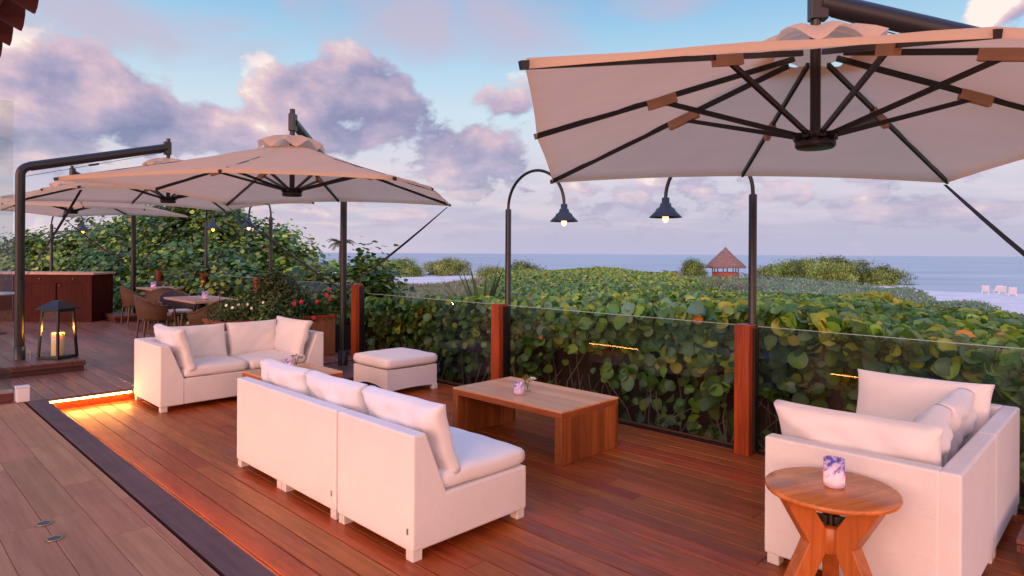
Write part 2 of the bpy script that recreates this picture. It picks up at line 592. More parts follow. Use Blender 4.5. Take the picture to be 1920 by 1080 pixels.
class MB:
    def __init__(s):
        s.v, s.f, s.mi, s.sm = [], [], [], []

    def add(s, vs, fs, mi=0, smooth=False, M=None):
        b = len(s.v)
        if M is not None:
            vs = [tuple(M @ Vector(p)) for p in vs]
        s.v += [tuple(p) for p in vs]
        s.f += [tuple(i + b for i in f) for f in fs]
        s.mi += [mi] * len(fs)
        s.sm += [smooth] * len(fs)
        return s

    def bm(s, bm, mi=0, smooth=False, M=None):
        bm.verts.index_update()
        s.add([v.co[:] for v in bm.verts], [[v.index for v in f.verts] for f in bm.faces], mi, smooth, M)
        bm.free()
        return s

    def box(s, x0, x1, y0, y1, z0, z1, bev=0.0, mi=0, M=None, seg=2):
        if bev <= 0:
            vs = [(x, y, z) for z in (z0, z1) for y in (y0, y1) for x in (x0, x1)]
            fs = [(0, 2, 3, 1), (4, 5, 7, 6), (0, 1, 5, 4), (2, 6, 7, 3), (0, 4, 6, 2), (1, 3, 7, 5)]
            return s.add(vs, fs, mi, False, M)
        b = bmesh.new()
        bmesh.ops.create_cube(b, size=1.0, matrix=Matrix.Translation(((x0 + x1) / 2, (y0 + y1) / 2, (z0 + z1) / 2)) @ Matrix.Diagonal((x1 - x0, y1 - y0, z1 - z0, 1)))
        bmesh.ops.bevel(b, geom=list(b.edges), offset=bev, segments=seg, profile=0.5, affect='EDGES')
        return s.bm(b, mi, False, M)

    def prism(s, prof, axis, a0, a1, bev=0.0, mi=0, M=None, seg=2):
        """extrude a polygon: axis 'x' -> profile is (y, z); axis 'y' -> (x, z); axis 'z' -> (x, y)"""
        b = bmesh.new()
        mk = {'x': lambda a, p: (a, p[0], p[1]), 'y': lambda a, p: (p[0], a, p[1]), 'z': lambda a, p: (p[0], p[1], a)}[axis]
        r0 = [b.verts.new(mk(a0, p)) for p in prof]
        r1 = [b.verts.new(mk(a1, p)) for p in prof]
        n = len(prof)
        b.faces.new(r0)
        b.faces.new(r1)
        for i in range(n):
            b.faces.new((r0[i], r0[(i + 1) % n], r1[(i + 1) % n], r1[i]))
        bmesh.ops.recalc_face_normals(b, faces=list(b.faces))
        if bev > 0:
            bmesh.ops.bevel(b, geom=list(b.edges), offset=bev, segments=seg, profile=0.5, affect='EDGES')
        return s.bm(b, mi, False, M)

    def tube(s, pts, r, seg=10, mi=0, cap=True, M=None, flat=None):
        """swept round (or oval: flat=(width factor, height factor)) tube along a polyline"""
        pts = [Vector(p) for p in pts]
        rs = r if isinstance(r, (list, tuple)) else [r] * len(pts)
        vs, fs = [], []
        up = Vector((0, 0, 1))
        t0 = (pts[1] - pts[0]).normalized()
        if abs(t0.dot(up)) > 0.95:
            up = Vector((1, 0, 0))
        side = t0.cross(up).normalized()
        for i, p in enumerate(pts):
            t = ((pts[min(i + 1, len(pts) - 1)] - pts[max(i - 1, 0)])).normalized()
            side = (side - t * side.dot(t)).normalized()
            nb = t.cross(side)
            fa, fb = flat or (1, 1)
            for k in range(seg):
                a = 2 * PI * k / seg
                vs.append(tuple(p + side * (math.cos(a) * rs[i] * fa) + nb * (math.sin(a) * rs[i] * fb)))
        for i in range(len(pts) - 1):
            for k in range(seg):
                a, b_ = i * seg + k, i * seg + (k + 1) % seg
                fs.append((a, b_, b_ + seg, a + seg))
        s.add(vs, fs, mi, True, M)
        if cap:
            n = len(pts)
            s.add(vs[:seg], [tuple(reversed(range(seg)))], mi, False, M)
            s.add(vs[(n - 1) * seg:], [tuple(range(seg))], mi, False, M)
        return s

    def lathe(s, prof, seg=24, mi=0, M=None, closed_top=False, closed_bot=False):
        vs, fs = [], []
        for r, z in prof:
            for k in range(seg):
                a = 2 * PI * k / seg
                vs.append((r * math.cos(a), r * math.sin(a), z))
        for i in range(len(prof) - 1):
            for k in range(seg):
                a, b_ = i * seg + k, i * seg + (k + 1) % seg
                fs.append((a, b_, b_ + seg, a + seg))
        s.add(vs, fs, mi, True, M)
        if closed_bot:
            s.add(vs[:seg], [tuple(reversed(range(seg)))], mi, False, M)
        if closed_top:
            s.add(vs[-seg:], [tuple(range(seg))], mi, False, M)
        return s

    def bar(s, a, b, w, h, mi=0, M=None):
        """rectangular bar from a to b, w sideways, h upright"""
        a, b = Vector(a), Vector(b)
        t = (b - a).normalized()
        up = Vector((0, 0, 1)) if abs(t.z) < 0.98 else Vector((1, 0, 0))
        sd = t.cross(up).normalized()
        nb = sd.cross(t)
        vs = []
        for p in (a, b):
            for i, j in ((-1, -1), (1, -1), (1, 1), (-1, 1)):
                vs.append(tuple(p + sd * (w / 2 * i) + nb * (h / 2 * j)))
        return s.add(vs, [(0, 3, 2, 1), (4, 5, 6, 7), (0, 1, 5, 4), (1, 2, 6, 5), (2, 3, 7, 6), (3, 0, 4, 7)], mi, False, M)

    def build(s, name, m, parent=None, loc=None, fix=True):
        me = bpy.data.meshes.new(name)
        me.from_pydata(s.v, [], s.f)
        me.polygons.foreach_set('material_index', s.mi)
        me.polygons.foreach_set('use_smooth', s.sm)
        me.update()
        if fix:
            b = bmesh.new()
            b.from_mesh(me)
            bmesh.ops.recalc_face_normals(b, faces=list(b.faces))
            b.to_mesh(me)
            b.free()
        return link(name, me, m, parent, loc)


def vnoise(x, y, seed, scale):
    """smooth 2-D lumps from a few sine waves, about -1..1"""
    r = np.random.default_rng(seed)
    out = np.zeros_like(np.asarray(x, float))
    for k in range(7):
        a = r.uniform(0, 2 * PI)
        f = scale * r.uniform(0.6, 1.9)
        out = out + np.sin((np.cos(a) * x + np.sin(a) * y) * f + r.uniform(0, 6.28)) * r.uniform(0.5, 1.0)
    return out / 3.2


def cushion(w, d, h, puff=0.35, n=14, seed=0, crease=0.006, power=5.0, M=None, mb=None, knife=0.0):
    """plump box cushion w x d x h centred on the origin, with a seam ridge and slack corners"""
    b = bmesh.new()
    bmesh.ops.create_cube(b, size=2.0)
    bmesh.ops.subdivide_edges(b, edges=list(b.edges), cuts=n, use_grid_fill=True)
    r = np.random.default_rng(seed)
    ph = r.uniform(0, 6.28, 8)
    for v in b.verts:
        x, y, z = v.co
        # squircle rounding of the outline
        e = max(abs(x), abs(y))
        if knife:
            px = x * (1 - knife * (1 - abs(y) ** 3))
            py = y * (1 - knife * (1 - abs(x) ** 3))
        else:
            px = x * (1 - 0.035 * abs(y) ** power)
            py = y * (1 - 0.035 * abs(x) ** power)
        fall = (1 - abs(x) ** 2.6) * (1 - abs(y) ** 2.6)
        edge = (1 - abs(x) ** 6) * (1 - abs(y) ** 6)
        zz = z * ((1 - puff) + puff * fall ** 0.5 * 1.25)
        # bulge of the border
        bul = 1 - 0.06 * (abs(z) ** 3) * 0.9
        wr = crease * (math.sin(x * 4 + ph[0] + y * 2) + math.sin(y * 5.3 + ph[1] - x * 3) + 0.7 * math.sin(x * 9 + y * 7 + ph[2])) * (0.4 + 0.6 * edge)
        v.co = (px * w / 2 * bul, py * d / 2 * bul, zz * h / 2 + wr * (1 if z > 0 else 0.4))
    bmesh.ops.recalc_face_normals(b, faces=list(b.faces))
    mb = mb or MB()
    return mb.bm(b, 0, True, M)


def np_mesh(name, verts, faces_flat, loop_counts, cols, m, parent=None, kind=None, smooth=False):
    me = bpy.data.meshes.new(name)
    nv, nl, nf = len(verts), len(faces_flat), len(loop_counts)
    me.vertices.add(nv)
    me.vertices.foreach_set('co', np.asarray(verts, np.float32).ravel())
    me.loops.add(nl)
    me.loops.foreach_set('vertex_index', np.asarray(faces_flat, np.int32))
    me.polygons.add(nf)
    st = np.concatenate([[0], np.cumsum(loop_counts)[:-1]]).astype(np.int32)
    me.polygons.foreach_set('loop_start', st)
    me.polygons.foreach_set('loop_total', np.asarray(loop_counts, np.int32))
    if smooth:
        me.polygons.foreach_set('use_smooth', np.ones(nf, bool))
    me.update(calc_edges=True)
    if cols is not None:
        ca = me.color_attributes.new('Col', 'FLOAT_COLOR', 'POINT')
        c4 = np.ones((nv, 4), np.float32)
        c4[:, :3] = cols
        ca.data.foreach_set('color', c4.ravel())
    o = link(name, me, m, parent)
    if kind:
        o['kind'] = kind
    return o


# leaf templates: (verts, faces)
ROUND_LEAF = (np.array([(0, -0.95, 0), (0.62, -0.72, 0.16), (0.98, 0.05, 0.28), (0.62, 0.78, 0.14), (0, 0.98, -0.10), (-0.62, 0.78, 0.14), (-0.98, 0.05, 0.28), (-0.62, -0.72, 0.16)]),
              [(0, 1, 2, 3, 4), (0, 4, 5, 6, 7)])
_rim = [(0.40, -0.86, 0.10), (0.80, -0.50, 0.27), (0.95, 0.06, 0.40), (0.80, 0.60, 0.30), (0.42, 0.91, 0.04)]
VEIN_LEAF = (np.array([(0, -0.93, 0), (0, 0.0, 0.02), (0, 1.0, -0.10)] + _rim + [(-x, y, z * 1.15) for x, y, z in _rim]),
             [(0, 3, 4, 1), (1, 4, 5, 6), (1, 6, 7, 2), (0, 1, 9, 8), (1, 11, 10, 9), (1, 2, 12, 11)],
             np.array([1.25, 1.22, 1.0] + [0.94] * 10))
OVAL_LEAF = (np.array([(0, -1, 0), (0.42, -0.1, 0.14), (0, 1, -0.16), (-0.42, -0.1, 0.14)]), [(0, 1, 2), (0, 2, 3)])
BLADE = (np.array([(0.12, -1, 0), (0.16, 0.0, 0.10), (0, 1, -0.25), (-0.16, 0.0, 0.10), (-0.12, -1, 0)]), [(0, 1, 3, 4), (1, 2, 3)])
SPRIG = (np.array([(0.22, -1, 0), (0.30, 0.1, 0.10), (0, 1, 0.0), (-0.30, 0.1, 0.10), (-0.22, -1, 0)]), [(0, 1, 3, 4), (1, 2, 3)])


def leaf_arrays(tpl, pos, nrm, size, cols, r, along=None):
    """scatter one leaf per point: nrm = facing, along (optional) = direction of the leaf's long axis"""
    tv, tf = tpl[:2]
    n = len(pos)
    nrm = nrm / (np.linalg.norm(nrm, axis=1, keepdims=True) + 1e-9)
    if along is None:
        along = r.normal(size=(n, 3))
    t = along - nrm * np.sum(along * nrm, axis=1, keepdims=True)
    t = t / (np.linalg.norm(t, axis=1, keepdims=True) + 1e-9)
    b = np.cross(t, nrm)
    sz = np.asarray(size).reshape(-1, 1, 1)
    v = pos[:, None, :] + sz * (tv[None, :, 0:1] * b[:, None, :] + tv[None, :, 1:2] * t[:, None, :] + tv[None, :, 2:3] * nrm[:, None, :])
    k = len(tv)
    verts = v.reshape(-1, 3)
    loop = np.concatenate([np.array(f) for f in tf])
    fl = (np.arange(n)[:, None] * k + loop[None, :]).ravel()
    cnt = np.tile(np.array([len(f) for f in tf]), n)
    c = np.repeat(cols, k, axis=0)
    if len(tpl) > 2:
        c = np.clip(c * np.tile(tpl[2], n)[:, None], 0.003, 0.9)
    return verts, fl, cnt, c


def join_arrays(parts):
    vs, fl, ct, cs = [], [], [], []
    b = 0
    for v, f, c, col in parts:
        vs.append(v)
        fl.append(f + b)
        ct.append(c)
        cs.append(col)
        b += len(v)
    return np.concatenate(vs), np.concatenate(fl), np.concatenate(ct), np.concatenate(cs)


def pick_cols(r, n, pal, wts, var=0.18):
    pal = np.array(pal)
    i = r.choice(len(pal), n, p=np.array(wts) / np.sum(wts))
    return np.clip(pal[i] * (1 + r.normal(0, var, (n, 1))) * (1 + r.normal(0, 0.05, (n, 3))), 0.004, 0.9)


# ================================================================== SETTING
UP = 0.12           # height of the upper deck and the terrace above the sunken lounge deck
RX = 5.27           # glass line


def planks(name, x0, x1, y0, y1, ztop, width, gap, m, length=3.2, thick=0.025, cross=False, seed=0):
    """boards along Y (or along X with cross) with open joints and butt ends"""
    r = random.Random(seed)
    vs, fs, pv = [], [], []
    a0, a1, b0, b1 = (x0, x1, y0, y1) if not cross else (y0, y1, x0, x1)
    a = a0
    while a < a1 - 0.01:
        ae = min(a + width, a1)
        b = b0 - r.uniform(0, length)
        while b < b1:
            be = b + length * r.uniform(0.7, 1.15)
            s0, s1 = max(b, b0), min(be, b1)
            if s1 - s0 > 0.03:
                g = gap / 2
                xa, xb, ya, yb = a + g, ae - g, s0 + 0.0015, s1 - 0.0015
                c = 0.003
                zt = ztop + r.uniform(-0.0008, 0.0008)
                base = len(vs)
                P = [(xa, ya, ztop - thick), (xb, ya, ztop - thick), (xb, yb, ztop - thick), (xa, yb, ztop - thick),
                     (xa, ya, zt - c), (xb, ya, zt - c), (xb, yb, zt - c), (xa, yb, zt - c),
                     (xa + c, ya + 0.001, zt), (xb - c, ya + 0.001, zt), (xb - c, yb - 0.001, zt), (xa + c, yb - 0.001, zt)]
                if cross:
                    P = [(p[1], p[0], p[2]) for p in P]
                vs += P
                F = [(8, 9, 10, 11)] + [(4 + i, 4 + (i + 1) % 4, 8 + (i + 1) % 4, 8 + i) for i in range(4)] + [(i, (i + 1) % 4, 4 + (i + 1) % 4, 4 + i) for i in range(4)]
                if cross:
                    F = [tuple(reversed(f)) for f in F]
                fs += [tuple(i + base for i in f) for f in F]
                pv += [r.random()] * 12
            b = be
        a += width
    me = bpy.data.meshes.new(name)
    me.from_pydata(vs, [], fs)
    at = me.attributes.new('plank', 'FLOAT', 'POINT')
    at.data.foreach_set('value', pv)
    me.update()
    o = link(name, me, m)
    o['kind'] = 'structure'
    return o


BX0, BX1 = 1.25, 1.405            # dark border between the terrace floor and the sunken deck
STEP_Y = 8.08
planks('deck', BX1, 5.42, -6.0, STEP_Y, 0.0, 0.142, 0.006, 'deck_wood', seed=3)
planks('upper_deck', -1.0, 5.60, STEP_Y + 0.03, 19.5, UP, 0.142, 0.006, 'old_deck_wood', seed=5)
planks('border', BX0, BX1 + 0.012, -6.0, STEP_Y + 0.03, UP + 0.002, BX1 + 0.012 - BX0, 0.0, 'border_wood', length=2.4, thick=0.035, seed=9)
planks('floor', -6.0, BX0 - 0.02, -8.0, STEP_Y + 0.03, UP, 0.205, 0.0018, 'floor_plank', length=1.4, seed=12)
# nosing board along the top of the cross step, risers, dark bearers under everything
mb = MB()
mb.box(BX1 + 0.013, 4.13, STEP_Y - 0.012, STEP_Y + 0.029, UP - 0.022, UP + 0.001, 0.003)
mb.box(4.13, 5.42, STEP_Y, STEP_Y + 0.029, UP - 0.024, UP - 0.001)
o = mb.build('step_edge', 'border_wood')
tag(o, kind='structure')
mb = MB()
mb.box(BX1 - 0.03, BX1 - 0.005, -6.0, STEP_Y, -0.1, UP - 0.034)
mb.box(BX1 - 0.005, 5.42, STEP_Y + 0.012, STEP_Y + 0.034, -0.1, UP - 0.026)
o = mb.build('step_riser', 'deck_wood')
tag(o, kind='structure')
mb = MB()
mb.box(-6.0, 5.45, -8.0, 19.6, -0.30, -0.03)
mb.box(-6.0, BX1 - 0.031, -8.0, STEP_Y + 0.035, -0.029, UP - 0.036)
mb.box(-1.0, 5.58, STEP_Y + 0.036, 19.55, -0.029, UP - 0.027)
o = mb.build('deck_bearers', 'dark_gap')
tag(o, kind='structure')


# light strips under the nosings
def strip(name, label, pts, em):
    t = thing(name, label, 'light strip', pts[0])
    m = MB()
    a, b = Vector(pts[0]), Vector(pts[1])
    m.bar((0, 0, 0), b - a, 0.010, 0.012)
    m.build('diffuser', em, t)
    m = MB()
    off = Vector((-0.008, 0, 0)) if abs((b - a).y) > abs((b - a).x) else Vector((0, 0.008, 0))
    m.bar(off, b - a + off, 0.004, 0.020)
    m.build('channel', 'steel', t)
    return t


strip('led_strip', 'glowing amber light strip under the nosing of the step by the far white loveseat', ((BX1 + 0.01, STEP_Y - 0.008, UP - 0.032), (2.195, STEP_Y - 0.008, UP - 0.032)), 'led_light')
strip('led_strip', 'amber light strip tucked under the long dark border of the sunken deck', ((BX1 + 0.006, -4.5, UP - 0.045), (BX1 + 0.006, STEP_Y - 0.03, UP - 0.045)), 'led_dim')


# ---------------- ground, sea
def terrain_z(xc, d):
    """height by metres right / ahead of the tripod"""
    pxx = 960 + FPX * np.asarray(xc) / np.maximum(d, 1.0)
    d1 = np.interp(pxx, [-900, 400, 900, 1290, 1480, 1600, 1680, 1740, 1800, 1920, 2400], [120, 95, 86, 74, 68, 62, 50, 38, 28, 21, 17])
    t = np.clip((d - d1) / np.interp(pxx, [1500, 1750], [14, 24]), 0, 1)
    t = t * t * (3 - 2 * t)
    z = -0.85 + 0.16 * vnoise(xc, d, 5, 0.22) + 0.25 * vnoise(xc, d, 6, 0.07)
    z = z * (1 - t) + (-2.7) * t
    ds_ = np.interp(pxx, [-900, 400, 900, 1290, 1790, 1920, 2400], [190, 150, 125, 112, 86, 82, 74])
    t2 = np.clip((d - ds_ + 9) / 40.0, 0, 1)
    z = z - 1.6 * t2
    near = np.clip((9 - d) / 4.0, 0, 1)
    return z * (1 - near) + (-0.95) * near


def build_terrain():
    xs = np.concatenate([np.linspace(-400, -60, 18), np.linspace(-55, 100, 110), np.linspace(110, 400, 16)])
    ds = np.concatenate([np.linspace(-60, 0, 8), np.linspace(2, 150, 110), np.linspace(160, 400, 10)])
    X, D = np.meshgrid(xs, ds)
    Z = terrain_z(X, D)
    wx = X * RGT[0] + D * FWD[0]
    wy = X * RGT[1] + D * FWD[1]
    V = np.stack([wx, wy, Z], -1).reshape(-1, 3)
    nx, nd = len(xs), len(ds)
    i = np.arange(nd - 1)[:, None] * nx + np.arange(nx - 1)[None, :]
    F = np.stack([i, i + 1, i + nx + 1, i + nx], -1).reshape(-1)
    np_mesh('ground', V, F, np.full((nd - 1) * (nx - 1), 4), None, 'sand', kind='structure', smooth=True)


build_terrain()
mb = MB()
corners = [cw(-30000, 60), cw(30000, 60), cw(30000, 45000), cw(-30000, 45000)]
mb.add([(x, y, -3.05) for x, y in corners], [(0, 1, 2, 3)])
tag(mb.build('sea', 'sea_water'), kind='structure')

# ================================================================== VEGETATION
SG_PAL = [(0.050, 0.130, 0.022), (0.085, 0.205, 0.028), (0.160, 0.305, 0.034), (0.290, 0.390, 0.034), (0.130, 0.240, 0.115), (0.40, 0.39, 0.04), (0.48, 0.21, 0.03)]


def far_limit(px):
    return np.interp(px, [300, 560, 700, 880, 940, 1000, 1250, 1290, 1340, 1430, 1600, 1760, 1930, 2300],
                     [11, 11, 11.5, 13, 24, 27, 27, 22, 15, 13.5, 11.5, 9.8, 8.2, 7.8])


def field_top(xc, d, px):
    h = 0.98 + 0.10 * vnoise(xc, d, 21, 1.3) + 0.09 * vnoise(xc, d, 22, 0.5)
    h = h + np.interp(d, [4, 7, 14, 27], [-0.06, 0.0, 0.02, 0.10]) - np.interp(px, [1500, 1750, 1950], [0, 0.03, 0.12])
    lim = far_limit(px)
    fall = np.clip((d - (lim - 2.2)) / 2.6, 0, 1)
    return h - 0.9 * fall ** 2.2


def build_field():
    r = np.random.default_rng(31)
    parts = []
    # --- canopy of the field
    n = 190000
    px = r.uniform(620, 2350, n)
    dmax = far_limit(px) + 0.6
    d = np.sqrt(r.uniform(0, 1, n) * (dmax ** 2 - 4.0 ** 2) + 4.0 ** 2)
    keep = r.uniform(0, 1, n) < np.interp(d, [5, 9, 13, 27], [0.55, 0.6, 1.0, 0.8])
    px, d = px[keep], d[keep]
    xc = (px - 960) / FPX * d
    X = xc * RGT[0] + d * FWD[0]
    Y = xc * RGT[1] + d * FWD[1]
    ok = (X > 5.70)
    X, Y, xc, d, px = X[ok], Y[ok], xc[ok], d[ok], px[ok]
    n = len(X)
    top = field_top(xc, d, px)
    dep = r.exponential(0.13, n)
    z = top - np.minimum(dep, 1.0)
    nr = np.stack([r.normal(0, 0.8, n), r.normal(0, 0.8, n), np.abs(r.normal(0.75, 0.45, n))], -1)
    nr[:, 2] += np.interp(d, [8, 14], [0.0, 0.45])
    nr[:, 0] -= 0.45 * FWD[0]
    nr[:, 1] -= 0.45 * FWD[1]
    size = r.uniform(0.42, 1.15, n) * np.interp(d, [5, 6.5, 8, 10, 14, 27], [0.090, 0.084, 0.070, 0.052, 0.042, 0.048])
    yel = np.clip((d - 11) / 9, 0, 1) + 0.35 * vnoise(xc, d, 25, 0.6)
    cols_a = pick_cols(r, n, SG_PAL, [2.2, 3.2, 2.6, 1.2, 2.4, 0.25, 0.06])
    cols_b = pick_cols(r, n, SG_PAL, [0.5, 1.2, 3.0, 4.2, 0.4, 1.8, 0.12])
    w = (r.uniform(0, 1, n) < np.clip(yel, 0.05, 0.95))[:, None]
    cols = np.where(w, cols_b, cols_a)
    pos = np.stack([X, Y, z], -1)
    nearm = d < 12.5
    for tp_, mk in ((VEIN_LEAF, nearm), (ROUND_LEAF, ~nearm)):
        parts.append(leaf_arrays(tp_, pos[mk], nr[mk], size[mk], cols[mk], r))
    # --- the face towards the glass: big leaves from the litter up to the top
    n = 18500
    Y = r.uniform(-3.0, 9.6, n)
    X = 5.62 + np.abs(r.normal(0, 0.36, n)) + 0.18 * (1 + vnoise(Y, Y * 0, 41, 2.2))
    xc = X * RGT[0] + Y * RGT[1]
    d = X * FWD[0] + Y * FWD[1]
    top = field_top(xc, np.maximum(d, 4), np.full(n, 1300.0))
    fz = r.beta(1.35, 1.0, n)
    z = -0.85 + fz * (top + 0.82)
    # bare, twiggy lower storey: leaves thin out towards the ground
    keep = (r.uniform(0, 1, n) < np.clip(-0.08 + 1.2 * fz ** 2.8 + 0.25 * vnoise(Y, z * 2, 47, 1.7), 0, 1)) & (d > 2.2) & ~((vnoise(Y, z * 1.5, 43, 2.3) > 0.75) & (fz < 0.75))
    X, Y, z, xc, d, fz = X[keep], Y[keep], z[keep], xc[keep], d[keep], fz[keep]
    n = len(X)
    nr = np.stack([r.normal(-0.8, 0.5, n), r.normal(-0.15, 0.6, n), r.normal(0.55, 0.45, n)], -1)
    cols = pick_cols(r, n, SG_PAL, [3.0, 3.0, 2.0, 0.9, 2.6, 0.2, 0.05])
    parts.append(leaf_arrays(VEIN_LEAF, np.stack([X, Y, z], -1), nr, 0.026 + 0.060 * r.beta(1.6, 1.5, n), cols, r))
    # --- litter-brown dead leaves on the ground behind the glass
    n = 2500
    Y = r.uniform(-2, 9, n)
    X = r.uniform(5.5, 7.6, n)
    pos = np.stack([X, Y, np.full(n, -0.9) + r.uniform(0, 0.10, n)], -1)
    nr = np.stack([r.normal(0, 0.4, n), r.normal(0, 0.4, n), np.ones(n)], -1)
    parts.append(leaf_arrays(ROUND_LEAF, pos, nr, r.uniform(0.04, 0.08, n), pick_cols(r, n, [(0.10, 0.055, 0.03), (0.16, 0.09, 0.05), (0.06, 0.035, 0.02)], [1, 1, 1]), r))
    o = np_mesh('sea_grape_field', *join_arrays(parts), 'sea_grape_leaf', kind='stuff')
    tag(o, 'broad mass of round sea grape leaves filling the ground beyond the glass rail', 'shrubs')
    # stems
    mb = MB()
    rr = random.Random(4)
    for i in range(330):
        y = rr.uniform(-2.5, 9.5)
        x = 5.60 + abs(rr.gauss(0, 0.45))
        p = [Vector((x, y, -1.0))]
        dirn = Vector((rr.gauss(-0.05, 0.35), rr.gauss(0, 0.4), 1)).normalized()
        for k in range(4):
            p.append(p[-1] + dirn * rr.uniform(0.28, 0.45))
            dirn = (dirn + Vector((rr.gauss(0, 0.3), rr.gauss(0, 0.35), rr.gauss(0, 0.15)))).normalized()
        if max(q.z for q in p) > 0.9 or min(q.x for q in p) < 5.45:
            p = [q for q in p if q.z < 0.9 and q.x > 5.45]
        if len(p) > 2:
            r0 = rr.uniform(0.008, 0.02)
            mb.tube(p, [r0 * (1 - 0.18 * k) for k in range(len(p))], 5, cap=False)
    o = mb.build('sea_grape_stems', 'twig', fix=False)
    tag(o, 'thin bare grey brown stems under the sea grape leaves behind the glass', 'stems', kind='stuff')
    # dark sheet under the leaves, standing for the shade inside the thicket
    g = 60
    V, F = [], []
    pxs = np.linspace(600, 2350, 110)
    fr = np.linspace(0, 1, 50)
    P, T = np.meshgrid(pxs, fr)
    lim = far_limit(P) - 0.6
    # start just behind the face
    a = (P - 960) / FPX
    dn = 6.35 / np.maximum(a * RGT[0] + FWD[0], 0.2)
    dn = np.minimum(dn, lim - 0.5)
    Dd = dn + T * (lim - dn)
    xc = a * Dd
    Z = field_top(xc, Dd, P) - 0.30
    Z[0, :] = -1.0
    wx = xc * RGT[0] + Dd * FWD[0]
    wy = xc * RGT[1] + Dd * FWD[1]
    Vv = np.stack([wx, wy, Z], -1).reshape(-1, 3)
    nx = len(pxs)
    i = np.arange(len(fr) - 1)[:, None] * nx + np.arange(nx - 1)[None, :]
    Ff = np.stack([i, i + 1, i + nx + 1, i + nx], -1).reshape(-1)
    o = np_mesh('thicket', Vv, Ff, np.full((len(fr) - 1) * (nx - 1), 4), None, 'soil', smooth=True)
    tag(o, 'dark sheet for the shade inside the sea grape thicket under its leaves', 'thicket', kind='stuff')


build_field()


# ---------------- far low cover: grey-green dune scrub and dry grass
def build_scrub():
    r = np.random.default_rng(77)
    parts = []

    def patch(n, px0, px1, dlo, dhi, ztop, pal, wts, tpl, s0, s1, hv, seed, upb=0.6, lump=0.55, dens_thr=-2):
        px = r.uniform(px0, px1, n)
        lo = np.array([dlo(p) for p in px])
        hi = np.array([dhi(p) for p in px])
        d = np.sqrt(r.uniform(0, 1, n) * (hi ** 2 - lo ** 2) + lo ** 2)
        xc = (px - 960) / FPX * d
        X = xc * RGT[0] + d * FWD[0]
        Y = xc * RGT[1] + d * FWD[1]
        lum = vnoise(xc, d, seed, lump)
        z = terrain_z(xc, d) + np.clip(hv * np.interp(px, [1640, 1760], [1.25, 0.85]) * (0.75 + 0.6 * lum), 0.05, None) * r.beta(3, 1.1, n) + ztop
        nr = np.stack([r.normal(-FWD[0] * 0.7, 0.6, n), r.normal(-FWD[1] * 0.7, 0.6, n), r.normal(0.6, 0.4, n)], -1)
        al = np.stack([r.normal(0, 0.6, n), r.normal(0, 0.6, n), np.abs(r.normal(upb, 0.4, n))], -1)
        k = lum > dens_thr
        cols = pick_cols(r, n, pal, wts)
        parts.append(leaf_arrays(tpl, np.stack([X, Y, z], -1)[k], nr[k], r.uniform(s0, s1, n)[k], cols[k], r, al[k]))

    grey = [(0.150, 0.255, 0.150), (0.21, 0.310, 0.200), (0.100, 0.190, 0.095), (0.18, 0.16, 0.13)]
    olive = [(0.20, 0.225, 0.06), (0.14, 0.18, 0.05), (0.27, 0.26, 0.08)]
    dry = [(0.25, 0.235, 0.13), (0.19, 0.175, 0.10), (0.15, 0.18, 0.08)]
    L = lambda xs, ys: (lambda p: float(np.interp(p, xs, ys)))
    # right: grey-green scrub between the sea grape and the beach
    patch(34000, 1330, 2250, L([1330, 1430, 1600, 1930, 2250], [16, 13.5, 11.5, 8.6, 8]), L([1330, 1450, 1620, 1700, 1780, 1920, 2250], [58, 56, 50, 43, 33, 24, 20]), 0.0, grey, [3, 3, 2, 0.5], SPRIG, 0.07, 0.15, 0.55, 51)
    patch(5000, 1290, 1480, L([1290, 1480], [30, 22]), L([1290, 1480], [60, 56]), 0.0, [(0.20, 0.15, 0.15), (0.15, 0.10, 0.11)] + grey, [2, 2, 1, 1, 1, 0.3], SPRIG, 0.08, 0.16, 0.5, 52)
    # yellow sprigs at the seam of the two
    patch(4500, 1400, 2200, L([1400, 1600, 1930, 2200], [12.2, 10.6, 8.2, 7.6]), L([1400, 1600, 1930, 2200], [15.5, 13.5, 10.5, 10]), 0.88, [(0.28, 0.33, 0.035), (0.17, 0.25, 0.04), (0.36, 0.32, 0.04)], [2, 2, 1], OVAL_LEAF, 0.06, 0.11, 0.75, 53)
    # left: low green, then dry grass up to the sand
    patch(9000, 600, 960, L([600, 960], [11.5, 13]), L([600, 960], [24, 26]), 0.0, olive + grey, [2, 2, 1, 1, 1, 1, 0.3], OVAL_LEAF, 0.07, 0.14, 0.95, 54)
    patch(12000, 640, 1000, L([640, 1000], [24, 24]), L([640, 700, 860, 1000], [64, 50, 53, 66]), 0.0, dry + grey[:2], [3, 3, 2, 1, 1], BLADE, 0.12, 0.30, 0.34, 55, upb=1.4)
    # middle: behind the bright mound, towards the hut
    patch(9000, 930, 1420, L([930, 1250, 1420], [27, 27, 15]), L([930, 1420], [60, 56]), 0.0, olive + grey, [2, 2, 1, 1, 1, 1, 0.3], SPRIG, 0.08, 0.16, 0.6, 56)
    o = np_mesh('dune_scrub', *join_arrays(parts), 'dune_leaf', kind='stuff')
    tag(o, 'low grey green dune scrub and dry grass between the sea grape and the beach', 'scrub')


build_scrub()


